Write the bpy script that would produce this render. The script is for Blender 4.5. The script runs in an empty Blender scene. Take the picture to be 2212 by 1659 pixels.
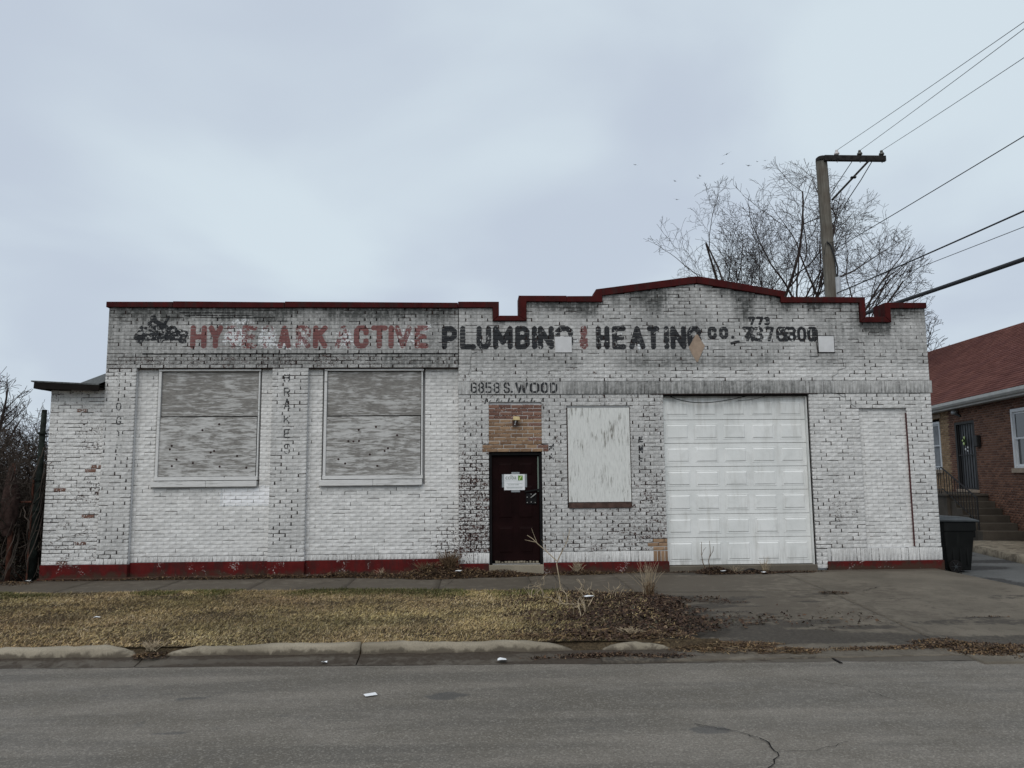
import bpy, math, random
import numpy as np
from mathutils import Vector, Matrix

S = bpy.context.scene
COL = S.collection
RNG = np.random.default_rng(7)
random.seed(7)

# ------------------------------------------------------------------ camera
def cam_axes(pitch, yaw, roll):
    f = Vector((math.sin(yaw)*math.cos(pitch), math.cos(yaw)*math.cos(pitch), math.sin(pitch)))
    r0 = Vector((math.cos(yaw), -math.sin(yaw), 0)); u0 = r0.cross(f)
    return math.cos(roll)*r0+math.sin(roll)*u0, -math.sin(roll)*r0+math.cos(roll)*u0, f
cd = bpy.data.cameras.new('camera'); cam = bpy.data.objects.new('camera', cd); COL.objects.link(cam)
r_, u_, f_ = cam_axes(math.radians(6.592), math.radians(2.586), math.radians(-0.472))
cam.matrix_world = Matrix(((r_.x, u_.x, -f_.x, 0.0), (r_.y, u_.y, -f_.y, -14.5), (r_.z, u_.z, -f_.z, 1.855), (0, 0, 0, 1)))
cd.sensor_width = 36.0; cd.lens = 1662/2212*36; cd.clip_start = .05; cd.clip_end = 3000
S.camera = cam
CAM = np.array([0, -14.5, 1.855])

# ------------------------------------------------------------------ world, sun, exposure
SUN_EL, SUN_AZ = math.radians(52), math.radians(200)
w = bpy.data.worlds.new('World'); S.world = w; w.use_nodes = True
nt = w.node_tree; nt.nodes.clear()
def wn(t, **k):
    n = nt.nodes.new(t)
    for a, b in k.items(): setattr(n, a, b)
    return n
out = wn('ShaderNodeOutputWorld'); bg = wn('ShaderNodeBackground'); bg.inputs['Strength'].default_value = 0.1
sky = wn('ShaderNodeTexSky', sky_type='NISHITA', sun_disc=False, sun_elevation=SUN_EL, sun_rotation=SUN_AZ)
tc = wn('ShaderNodeTexCoord'); sep = wn('ShaderNodeSeparateXYZ'); nt.links.new(tc.outputs['Generated'], sep.inputs[0])
mx = wn('ShaderNodeMath', operation='MAXIMUM'); nt.links.new(sep.outputs['Z'], mx.inputs[0]); mx.inputs[1].default_value = 0.0
ad = wn('ShaderNodeMath', operation='ADD'); nt.links.new(mx.outputs[0], ad.inputs[0]); ad.inputs[1].default_value = .28
dx = wn('ShaderNodeMath', operation='DIVIDE'); dy = wn('ShaderNodeMath', operation='DIVIDE')
nt.links.new(sep.outputs['X'], dx.inputs[0]); nt.links.new(ad.outputs[0], dx.inputs[1])
nt.links.new(sep.outputs['Y'], dy.inputs[0]); nt.links.new(ad.outputs[0], dy.inputs[1])
cmb = wn('ShaderNodeCombineXYZ'); nt.links.new(dx.outputs[0], cmb.inputs[0]); nt.links.new(dy.outputs[0], cmb.inputs[1])
cmb.inputs[2].default_value = 5.1
n1 = wn('ShaderNodeTexNoise'); n1.inputs['Scale'].default_value = 1.45; n1.inputs['Detail'].default_value = 8; n1.inputs['Roughness'].default_value = .42; n1.inputs['Distortion'].default_value = .35
nt.links.new(cmb.outputs[0], n1.inputs['Vector'])
rp = wn('ShaderNodeValToRGB'); e = rp.color_ramp.elements
e[0].position = .36; e[0].color = (5.6, 6.3, 7.3, 1); e[1].position = .64; e[1].color = (6.85, 7.8, 8.45, 1)
rp.color_ramp.interpolation = 'EASE'
nt.links.new(n1.outputs['Fac'], rp.inputs[0])
mixw = wn('ShaderNodeMix', data_type='RGBA'); mixw.inputs[0].default_value = .93
nt.links.new(sky.outputs[0], mixw.inputs[6]); nt.links.new(rp.outputs[0], mixw.inputs[7])
nt.links.new(mixw.outputs[2], bg.inputs['Color']); nt.links.new(bg.outputs[0], out.inputs[0])

ld = bpy.data.lights.new('sun', 'SUN'); ld.energy = 1.5; ld.angle = math.radians(50); ld.color = (1.0, .95, .89)
sun = bpy.data.objects.new('sun', ld); COL.objects.link(sun)
sd = Vector((math.sin(SUN_AZ)*math.cos(SUN_EL), math.cos(SUN_AZ)*math.cos(SUN_EL), math.sin(SUN_EL)))
sun.rotation_euler = sd.to_track_quat('Z', 'Y').to_euler(); sun.location = sd*30
S.view_settings.view_transform = 'Standard'; S.view_settings.look = 'None'
S.view_settings.exposure = 0.0; S.view_settings.gamma = 1.0; S.view_settings.use_curve_mapping = False

# ------------------------------------------------------------------ helpers: objects
def tag(o, label=None, cat=None, group=None, kind=None):
    if label: o['label'] = label
    if cat: o['category'] = cat
    if group: o['group'] = group
    if kind: o['kind'] = kind
    return o
def empty(name, loc=(0, 0, 0), rz=0, label=None, cat=None, group=None, kind=None):
    o = bpy.data.objects.new(name, None); COL.objects.link(o); o.location = loc; o.rotation_euler = (0, 0, rz)
    return tag(o, label, cat, group, kind)
def link(name, me, parent=None):
    o = bpy.data.objects.new(name, me); COL.objects.link(o)
    if parent is not None: o.parent = parent
    return o
def mesh_np(name, V, F, m=None, parent=None, attrs=None, smooth=False):
    V = np.ascontiguousarray(V, dtype=np.float32); F = np.ascontiguousarray(F, dtype=np.int32)
    k = F.shape[1]; me = bpy.data.meshes.new(name)
    me.vertices.add(len(V)); me.vertices.foreach_set('co', V.ravel())
    me.loops.add(F.size); me.loops.foreach_set('vertex_index', F.ravel())
    me.polygons.add(len(F)); me.polygons.foreach_set('loop_start', np.arange(0, F.size, k, dtype=np.int32))
    if smooth: me.polygons.foreach_set('use_smooth', np.ones(len(F), dtype=bool))
    me.update(calc_edges=True)
    for an, a in (attrs or {}).items():
        at = me.attributes.new(an, 'FLOAT_COLOR', 'POINT'); at.data.foreach_set('color', np.ascontiguousarray(a, dtype=np.float32).ravel())
    if m: me.materials.append(m)
    return link(name, me, parent)

class MB:
    """collects simple shapes into ONE mesh"""
    def __init__(s): s.v = []; s.f = []
    def add(s, V, F):
        o = len(s.v); s.v += [tuple(p) for p in V]; s.f += [tuple(i+o for i in q) for q in F]; return s
    def box(s, x0, x1, y0, y1, z0, z1):
        return s.add([(x0,y0,z0),(x1,y0,z0),(x1,y1,z0),(x0,y1,z0),(x0,y0,z1),(x1,y0,z1),(x1,y1,z1),(x0,y1,z1)],
                     [(0,1,5,4),(1,2,6,5),(2,3,7,6),(3,0,4,7),(4,5,6,7),(3,2,1,0)])
    def bar(s, a, b, wd, dp=None):
        a = Vector(a); b = Vector(b); d = (b-a).normalized(); up = Vector((0,0,1)) if abs(d.z) < .95 else Vector((1,0,0))
        x = d.cross(up).normalized()*wd/2; y = d.cross(x).normalized()*(dp or wd)/2
        V = [p+i*x+j*y for p in (a, b) for i, j in ((-1,-1),(1,-1),(1,1),(-1,1))]
        return s.add(V, [(0,1,5,4),(1,2,6,5),(2,3,7,6),(3,0,4,7),(4,5,6,7),(3,2,1,0)])
    def tube(s, pts, r, n=8, caps=True):
        pts = [Vector(p) for p in pts]; R = r if hasattr(r, '__len__') else [r]*len(pts); V = []; F = []
        for i, p in enumerate(pts):
            d = (pts[min(i+1, len(pts)-1)]-pts[max(i-1, 0)]).normalized()
            up = Vector((0,0,1)) if abs(d.z) < .9 else Vector((1,0,0))
            x = d.cross(up).normalized(); y = d.cross(x).normalized()
            for k in range(n):
                a = 2*math.pi*k/n; V.append(p+R[i]*(math.cos(a)*x+math.sin(a)*y))
        for i in range(len(pts)-1):
            for k in range(n): F.append((i*n+k, i*n+(k+1)%n, (i+1)*n+(k+1)%n, (i+1)*n+k))
        if caps: F.append(tuple(range(n))[::-1]); F.append(tuple((len(pts)-1)*n+k for k in range(n)))
        return s.add(V, F)
    def lathe(s, c, prof, n=16, axis='Z'):
        V = []; F = []
        for r, h in prof:
            for k in range(n):
                a = 2*math.pi*k/n; p = (r*math.cos(a), r*math.sin(a), h)
                if axis == 'X': p = (h, p[0], p[1])
                if axis == 'Y': p = (p[0], h, p[1])
                V.append((c[0]+p[0], c[1]+p[1], c[2]+p[2]))
        for i in range(len(prof)-1):
            for k in range(n): F.append((i*n+k, i*n+(k+1)%n, (i+1)*n+(k+1)%n, (i+1)*n+k))
        F.append(tuple(range(n))[::-1]); F.append(tuple((len(prof)-1)*n+k for k in range(n)))
        return s.add(V, F)
    def prism(s, poly, y0, y1):
        """poly: (x,z) outline, counter-clockwise seen from -Y"""
        n = len(poly); V = [(x, y0, z) for x, z in poly]+[(x, y1, z) for x, z in poly]
        F = [tuple(range(n)), tuple(range(2*n-1, n-1, -1))]+[(i, i+n, (i+1) % n+n, (i+1) % n) for i in range(n)]
        return s.add(V, F)
    def build(s, name, m, parent=None, bevel=0, smooth=False, rough=0, seed=0):
        me = bpy.data.meshes.new(name)
        V = s.v
        if rough:
            rr = random.Random(seed); V = [(x+rr.uniform(-rough, rough), y+rr.uniform(-rough, rough), z+rr.uniform(-rough, rough)) for x, y, z in V]
        me.from_pydata(V, [], s.f)
        if smooth: me.polygons.foreach_set('use_smooth', [True]*len(me.polygons))
        me.materials.append(m); o = link(name, me, parent)
        if bevel:
            b = o.modifiers.new('bevel', 'BEVEL'); b.width = bevel; b.segments = 2; b.limit_method = 'ANGLE'; b.angle_limit = math.radians(40)
        return o

# smooth value noise in numpy
def vnoise(x, y, scale, seed=0):
    x, y = np.broadcast_arrays(np.asarray(x, float)*scale, np.asarray(y, float)*scale)
    xi = np.floor(x).astype(np.int64); yi = np.floor(y).astype(np.int64); xf = x-xi; yf = y-yi
    def h(a, b):
        n = (a*374761393+b*668265263+np.int64(seed*97531)) & 0x7fffffff
        n = ((n ^ (n >> 13))*1274126177) & 0x7fffffff
        return ((n ^ (n >> 16)) & 0xffff)/65535.
    u = xf*xf*(3-2*xf); v = yf*yf*(3-2*yf)
    return (h(xi, yi)*(1-u)+h(xi+1, yi)*u)*(1-v)+(h(xi, yi+1)*(1-u)+h(xi+1, yi+1)*u)*v
def fbm(x, y, scale, seed=0, oct=3):
    t = 0; a = 1; s = 0
    for i in range(oct): t = t+a*vnoise(x, y, scale*2**i, seed+i*17); s += a; a *= .5
    return t/s
def ss(x, a, b):
    t = np.clip((np.asarray(x, float)-a)/(b-a), 0, 1); return t*t*(3-2*t)
def box01(x, a, b, s): return ss(x, a-s, a+s)*(1-ss(x, b-s, b+s))

# ------------------------------------------------------------------ helpers: materials
class N:
    def __init__(s, name, rough=.85, spec=.3):
        s.m = bpy.data.materials.new(name); s.m.use_nodes = True; s.t = s.m.node_tree
        s.b = s.t.nodes['Principled BSDF']; s.b.inputs['Roughness'].default_value = rough
        s.b.inputs['Specular IOR Level'].default_value = spec
    def n(s, t, **k):
        n = s.t.nodes.new(t)
        for a, b in k.items(): setattr(n, a, b)
        return n
    def put(s, sock, v):
        if v is None: return
        if isinstance(v, bpy.types.NodeSocket): s.t.links.new(v, sock)
        elif isinstance(v, (tuple, list)) and len(v) == 3 and sock.type == 'RGBA': sock.default_value = (*v, 1)
        else: sock.default_value = v
    def pos(s, obj=False):
        if obj: return s.n('ShaderNodeTexCoord').outputs['Object']
        return s.n('ShaderNodeNewGeometry').outputs['Position']
    def vmul(s, v, k):
        n = s.n('ShaderNodeVectorMath', operation='MULTIPLY'); s.put(n.inputs[0], v); n.inputs[1].default_value = k; return n.outputs[0]
    def noise(s, vec, scale, detail=3, rough=.5, dist=0, out='Fac'):
        n = s.n('ShaderNodeTexNoise'); s.put(n.inputs['Vector'], vec); n.inputs['Scale'].default_value = scale
        n.inputs['Detail'].default_value = detail; n.inputs['Roughness'].default_value = rough; n.inputs['Distortion'].default_value = dist
        return n.outputs[out]
    def voro(s, vec, scale, feature='F1', out='Distance'):
        n = s.n('ShaderNodeTexVoronoi', feature=feature); s.put(n.inputs['Vector'], vec); n.inputs['Scale'].default_value = scale; return n.outputs[out]
    def mr(s, v, a, b, c=0, d=1, smooth=True):
        n = s.n('ShaderNodeMapRange', interpolation_type='SMOOTHSTEP' if smooth else 'LINEAR')
        s.put(n.inputs[0], v)
        for i, q in enumerate((a, b, c, d)): s.put(n.inputs[i+1], q)
        return n.outputs[0]
    def ma(s, op, a, b=None, clamp=False):
        n = s.n('ShaderNodeMath', operation=op, use_clamp=clamp); s.put(n.inputs[0], a); s.put(n.inputs[1], b); return n.outputs[0]
    def mix(s, f, a, b, mode='MIX'):
        n = s.n('ShaderNodeMix', data_type='RGBA', blend_type=mode); s.put(n.inputs[0], f); s.put(n.inputs[6], a); s.put(n.inputs[7], b); return n.outputs[2]
    def ramp(s, f, stops):
        n = s.n('ShaderNodeValToRGB'); s.put(n.inputs[0], f); e = n.color_ramp.elements
        while len(e) < len(stops): e.new(.5)
        for i, (p, c) in enumerate(stops): e[i].position = p; e[i].color = (*c, 1)
        return n.outputs[0]
    def attr(s, name):
        n = s.n('ShaderNodeAttribute', attribute_name=name); q = s.n('ShaderNodeSeparateColor'); s.t.links.new(n.outputs['Color'], q.inputs[0])
        return q.outputs[0], q.outputs[1], q.outputs[2], n.outputs['Alpha']
    def done(s, col, rough=None, bump=None, strength=.4, dist=.01, metal=None):
        s.put(s.b.inputs['Base Color'], col); s.put(s.b.inputs['Roughness'], rough); s.put(s.b.inputs['Metallic'], metal)
        if bump is not None:
            n = s.n('ShaderNodeBump'); s.put(n.inputs['Height'], bump); n.inputs['Strength'].default_value = strength; n.inputs['Distance'].default_value = dist
            s.t.links.new(n.outputs[0], s.b.inputs['Normal'])
        return s.m
def plain(name, col, rough=.7, spec=.3, var=.15, scale=6, metal=None, bump=.2):
    q = N(name, rough, spec); p = q.pos(); a = q.noise(p, scale, 5, .6); b = q.noise(p, scale*9, 3)
    f = q.mr(a, .3, .7); c = q.mix(f, tuple(x*(1-var) for x in col), tuple(min(1, x*(1+var)) for x in col))
    return q.done(c, rough, b, bump, .004, metal)

# painted brick: A = wear, grime, random, style ; B = black, red, white blotch, ink wear
def painted_brick():
    q = N('painted_brick', .8, .25); p = q.pos(); wear, grime, rnd, style = q.attr('A'); blk, red, wht, iw = q.attr('B')
    nf = q.noise(p, 42, 4, .6); nm = q.noise(p, 13, 4, .6, .6); nl = q.noise(p, 2.3, 3); st = q.noise(q.vmul(p, (16, 16, 1.4)), 1, 4, .6)
    comb = q.ma('ADD', q.ma('MULTIPLY', nf, .55), q.ma('MULTIPLY', q.noise(p, 21, 4, .65, .8), .45))
    paint = q.mix(q.mr(nl, .3, .7), (.72, .71, .69), (.83, .82, .80))
    paint = q.mix(q.mr(nm, .35, .75), paint, (.64, .63, .61))
    paint = q.mix(q.ma('MULTIPLY', q.mr(rnd, .3, 1, 0, .3), 1, True), paint, (.42, .42, .41))
    # speckle of thin paint
    paint = q.mix(q.ma('MULTIPLY', q.mr(q.noise(p, 95, 3, .7), .56, .68), q.mr(wear, .04, .24, .12, .62)), paint, (.27, .265, .26))
    paint = q.mix(q.ma('MULTIPLY', q.mr(q.noise(p, 27, 3, .65, .7), .50, .64), q.mr(wear, .10, .26, 0, .42)), paint, (.34, .335, .325))
    # soot and damp streaks
    g = q.ma('MULTIPLY', grime, q.mr(st, .25, .7, .72, 1.18), True)
    g = q.ma('MULTIPLY', g, q.mr(nm, .3, .7, .82, 1.15), True)
    paint = q.mix(g, paint, (.085, .087, .083))
    # lettering
    def inkmask(s, k):
        e = q.ma('ADD', s, q.mr(nf, .25, .75, -.14, .14, False)); a = q.mr(e, .44, .56)
        wn_ = q.ma('ADD', q.ma('MULTIPLY', nm, .65), q.ma('MULTIPLY', q.noise(p, 26, 3, .6, 1.5), .35))
        wthr = q.mr(iw, 0, 1, .27, .70, False)
        b = q.mr(q.ma('SUBTRACT', wn_, wthr), -.018, .018); return q.ma('MULTIPLY', a, b)
    pk = inkmask(blk, 0); pr = inkmask(red, 1)
    wb = q.mr(q.ma('ADD', q.ma('MULTIPLY', wht, q.mr(wht, 1.2, 1.3, 1, 0)), q.mr(nm, .3, .7, -.45, .45, False)), .42, .58)
    paint = q.mix(wb, paint, q.mix(q.mr(nf, .3, .7), (.50, .53, .56), (.80, .80, .79)))
    paint = q.mix(q.mr(wht, 1.45, 1.55), paint, (.88, .88, .89))
    paint = q.mix(q.ma('MULTIPLY', pr, .9), paint, q.mix(q.mr(nl, .3, .7), (.135, .038, .036), (.19, .06, .055)))
    paint = q.mix(q.ma('MULTIPLY', pk, .97), paint, (.018, .02, .023))
    # bare brick
    raw = q.mix(rnd, (.024, .015, .014), (.062, .030, .026))
    raw = q.mix(q.mr(style, .1, .45), raw, q.mix(rnd, (.13, .065, .050), (.23, .125, .09)))
    raw = q.mix(q.mr(style, .6, .95), raw, q.mix(rnd, (.17, .10, .060), (.33, .215, .13)))
    raw = q.mix(q.mr(nf, .5, .8), raw, q.mix(.35, raw, (.3, .24, .2)))
    thr = q.ma('SUBTRACT', .745, q.ma('MULTIPLY', wear, .50))
    chip = q.mr(q.ma('SUBTRACT', comb, thr), -.02, .02)
    col = q.mix(chip, paint, raw)
    h = q.ma('ADD', q.ma('MULTIPLY', nf, .5), q.ma('MULTIPLY', chip, -.9))
    return q.done(col, .82, h, .55, .004)
def mortar_mat():
    q = N('mortar', .95, .15); p = q.pos(); d, g, rnd, style = q.attr('A')
    nm = q.noise(p, 30, 3, .6)
    c = q.mix(q.mr(nm, .3, .7), (.50, .495, .48), (.64, .63, .61))
    c = q.mix(g, c, (.08, .08, .078)); bk, rd, wh, iw = q.attr('B'); wn_ = q.mr(q.ma('SUBTRACT', q.noise(p, 13, 4, .6, .6), q.mr(iw, 0, 1, .27, .70, False)), -.02, .02)
    inked = q.mix(q.ma('MULTIPLY', q.ma('MULTIPLY', q.mr(rd, .45, .55), wn_), .8), c, (.12, .035, .033))
    c = q.mix(q.ma('MULTIPLY', q.mr(bk, .45, .55), wn_), inked, (.018, .019, .021))
    dk = q.mix(rnd, (.016, .013, .013), (.05, .032, .028)); dk = q.mix(q.mr(style, .6, .95), dk, (.20, .145, .105))
    f = q.mr(q.ma('ADD', d, q.mr(nm, .3, .7, -.3, .3, False)), .38, .62)
    return q.done(q.mix(f, c, dk), .95, nm, .4, .003)
def red_paint(name, a=(.040, .0060, .0060), b=(.070, .0095, .009), chips=.72):
    q = N(name, .8, .12); p = q.pos(); n = q.noise(p, 5, 5, .65); f = q.noise(p, 38, 4, .6, .8); s = q.noise(q.vmul(p, (9, 9, 2)), 1, 4, .6)
    c = q.mix(q.mr(n, .3, .7), a, b); c = q.mix(q.ma('MULTIPLY', q.mr(s, .45, .7), .65), c, (.03, .018, .016))
    sz = q.n('ShaderNodeSeparateXYZ'); q.put(sz.inputs[0], p); c = q.mix(q.ma('MULTIPLY', q.mr(q.ma('ADD', sz.outputs['Z'], q.mr(n, .3, .7, -.07, .07)), .14, .02), .75), c, (.05, .038, .026))
    ch = q.mr(q.ma('ADD', q.ma('MULTIPLY', f, .45), q.ma('MULTIPLY', q.noise(p, 3.1, 3, .6, 1), .55)), chips-.08, chips-.05)
    c = q.mix(ch, c, (.38, .34, .32))
    return q.done(c, .8, f, .5, .006)
def plywood(name, white, grey, stretch, amount, seedoff):
    q = N(name, .85, .2); p = q.n('ShaderNodeVectorMath', operation='ADD'); q.put(p.inputs[0], q.pos()); p.inputs[1].default_value = seedoff; p = p.outputs[0]
    a = q.noise(q.vmul(p, stretch), 1, 6, .68, .5); b = q.noise(p, 2.2, 4, .6, .6); f = q.noise(q.vmul(p, tuple(k*3 for k in stretch)), 1, 3)
    k = q.ma('ADD', q.ma('MULTIPLY', a, .68), q.ma('MULTIPLY', b, .32))
    m = q.mr(k, amount-.07, amount+.07)
    c = q.mix(m, q.mix(q.mr(f, .3, .7), tuple(x*.72 for x in grey), tuple(x*1.18 for x in grey)), q.mix(q.mr(f, .35, .8), white, tuple(x*.8 for x in white)))
    kn = q.mr(q.voro(q.vmul(p, (1, 1, 1)), 2.3), .022, .04); c = q.mix(kn, (.05, .045, .04), c)
    return q.done(c, .85, k, .6, .006)
def concrete(name, a, b, damp=(.034, .029, .024), brown=(.075, .062, .048), rough=.75):
    q = N(name, rough, .18); p = q.pos(); st, br, u, v = q.attr('A')
    n = q.noise(p, 1.1, 5, .6); f = q.noise(p, 60, 4, .7); sp = q.voro(p, 160)
    c = q.mix(q.mr(n, .3, .7), a, b); c = q.mix(q.ma('MULTIPLY', q.mr(f, .35, .7), .35), c, tuple(x*.55 for x in a)); c = q.mix(q.mr(sp, .1, .35, .25, 0), c, tuple(x*1.5 for x in b))
    e = q.ma('ADD', st, q.mr(q.noise(p, 7, 5, .65, .8), .25, .75, -.3, .3, False)); m = q.mr(e, .4, .6)
    e2 = q.ma('ADD', br, q.mr(q.noise(p, 5, 5, .65, .8), .25, .75, -.35, .35, False)); m2 = q.mr(e2, .35, .65)
    c = q.mix(q.ma('MULTIPLY', m2, .75), c, brown); c = q.mix(q.ma('MULTIPLY', m, q.mr(q.noise(p, 22, 4, .7), .3, .65, .5, .92)), c, damp)
    r = q.mr(m, 0, 1, rough, .72)
    return q.done(c, r, q.ma('ADD', f, q.ma('MULTIPLY', n, .6)), .45, .006)

M = {}
M['brick'] = painted_brick(); M['mortar'] = mortar_mat()
M['coping'] = red_paint('coping_red_paint', chips=.80); M['plinth'] = red_paint('plinth_red_paint', (.066, .0070, .0070), (.108, .012, .011), .69)
M['ply_grey'] = plywood('weathered_plywood', (.50, .495, .48), (.215, .205, .19), (4, 4, 34), .535, (0, 0, 0)); M['ply_patchy'] = plywood('patchy_weathered_plywood', (.54, .535, .52), (.225, .215, .20), (3.6, 3.6, 26), .50, (3, 0, 7))
M['ply_white'] = plywood('flaking_white_plywood', (.69, .695, .665), (.19, .18, .155), (26, 26, 3.0), .405, (5, 2, 1))
M['white_wood'] = plywood('white_painted_wood', (.66, .655, .64), (.28, .275, .26), (2.5, 2.5, 40), .40, (9, 1, 3))
M['brown_wood'] = plain('weathered_brown_wood', (.075, .045, .036), .8, .2, .35, 12)
M['dark_steel'] = plain('dark_rusty_steel', (.035, .018, .016), .7, .3, .4, 8)
M['black_gap'] = plain('dark_rubber', (.012, .011, .011), .9, .1, .3, 8)
M['door_dark'] = plain('dark_maroon_door_paint', (.0095, .0030, .0030), .6, .06, .25, 3)
M['door_frame'] = plain('black_door_frame', (.008, .0075, .008), .65, .12, .3, 5)
M['steel_light'] = plain('worn_steel', (.35, .34, .32), .45, .5, .2, 12, .6)
M['yellow_plastic'] = plain('yellowed_lamp_plastic', (.62, .50, .26), .5, .4, .12, 20)
M['stucco'] = plain('bare_tan_stucco', (.33, .25, .19), .95, .1, .14, 9)
M['patch_white'] = plain('white_painted_plate', (.60, .60, .60), .7, .3, .08, 5)
M['paper'] = plain('white_paper', (.72, .73, .74), .7, .2, .04, 9, None, .05)
M['tape'] = plain('grey_duct_tape', (.24, .26, .27), .45, .4, .12, 30)
M['ink_grey'] = plain('printed_grey', (.16, .20, .17), .7, .2, .02)
M['ink_green'] = plain('printed_green', (.11, .24, .035), .6, .2, .05)
M['ink_lime'] = plain('printed_pale_green', (.55, .68, .30), .6, .2, .03)
M['wood_pole'] = None
M['concrete'] = concrete('damp_concrete', (.104, .090, .070), (.155, .134, .105))
M['curb'] = concrete('curb_concrete', (.20, .172, .128), (.31, .27, .205), brown=(.058, .046, .034))
M['gutter'] = concrete('gutter_concrete', (.070, .060, .048), (.105, .092, .075), damp=(.038, .028, .020))
# ------------------------------------------------------------------ letters painted on the front
FONT = {
 'H': [[(0,0),(0,1)],[(1,0),(1,1)],[(0,.5),(1,.5)]], 'Y': [[(0,1),(.5,.45)],[(1,1),(.5,.45)],[(.5,.45),(.5,0)]],
 'D': [[(0,0),(0,1),(.6,1),(1,.8),(1,.2),(.6,0),(0,0)]], 'E': [[(1,1),(0,1),(0,0),(1,0)],[(0,.5),(.8,.5)]],
 'F': [[(1,1),(0,1),(0,0)],[(0,.5),(.8,.5)]], 'P': [[(0,0),(0,1),(.7,1),(1,.85),(1,.6),(.7,.45),(0,.45)]],
 'A': [[(0,0),(.5,1),(1,0)],[(.25,.3),(.75,.3)]], 'R': [[(0,0),(0,1),(.7,1),(1,.85),(1,.62),(.7,.5),(0,.5)],[(.5,.5),(1,0)]],
 'K': [[(0,0),(0,1)],[(1,1),(0,.42)],[(.35,.6),(1,0)]], 'C': [[(1,.72),(1,.85),(.75,1),(.25,1),(0,.82),(0,.18),(.25,0),(.75,0),(1,.15),(1,.28)]],
 'T': [[(0,1),(1,1)],[(.5,1),(.5,0)]], 'I': [[(.5,0),(.5,1)]], 'V': [[(0,1),(.5,0),(1,1)]], 'L': [[(0,1),(0,0),(1,0)]],
 'U': [[(0,1),(0,.2),(.25,0),(.75,0),(1,.2),(1,1)]], 'M': [[(0,0),(0,1),(.5,.25),(1,1),(1,0)]],
 'B': [[(0,0),(0,1),(.7,1),(1,.85),(.95,.6),(.7,.52),(0,.52)],[(.7,.52),(1,.4),(1,.15),(.7,0),(0,0)]],
 'N': [[(0,0),(0,1),(1,0),(1,1)]], 'G': [[(1,.72),(1,.85),(.75,1),(.25,1),(0,.82),(0,.18),(.25,0),(.75,0),(1,.18),(1,.45),(.6,.45)]],
 'O': [[(.3,0),(0,.2),(0,.8),(.3,1),(.7,1),(1,.8),(1,.2),(.7,0),(.3,0)]], 'S': [[(1,.75),(.8,1),(.2,1),(0,.8),(.1,.58),(.9,.42),(1,.2),(.8,0),(.2,0),(0,.25)]],
 'W': [[(0,1),(.25,0),(.5,.8),(.75,0),(1,1)]], '&': [[(1,.1),(.1,.8),(.3,1),(.7,1),(.85,.75),(0,.35),(.1,.05),(.6,0),(1,.4)]],
 '6': [[(.95,.85),(.7,1),(.25,1),(0,.8),(0,.2),(.3,0),(.7,0),(1,.2),(1,.42),(.7,.55),(.05,.5)]],
 '8': [[(.3,.53),(0,.75),(.3,1),(.7,1),(1,.75),(.7,.53),(.3,.53),(0,.28),(.3,0),(.7,0),(1,.28),(.7,.53)]],
 '5': [[(1,1),(0,1),(0,.55),(.7,.58),(1,.4),(1,.2),(.7,0),(0,.05)]], '7': [[(0,1),(1,1),(.45,0)]],
 '3': [[(0,.95),(.7,1),(1,.8),(.75,.55),(.4,.52)],[(.75,.55),(1,.25),(.7,0),(0,.05)]],
 '0': [[(.3,0),(0,.2),(0,.8),(.3,1),(.7,1),(1,.8),(1,.2),(.7,0),(.3,0)]], '4': [[(.75,0),(.75,1),(0,.3),(1,.3)]],
 "'": [[(.5,.2),(.5,.8)]], '.': [[(.3,.03),(.7,.03)]], ')': [[(0,1),(.8,.8),(.8,.2),(0,0)]],
}
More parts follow.
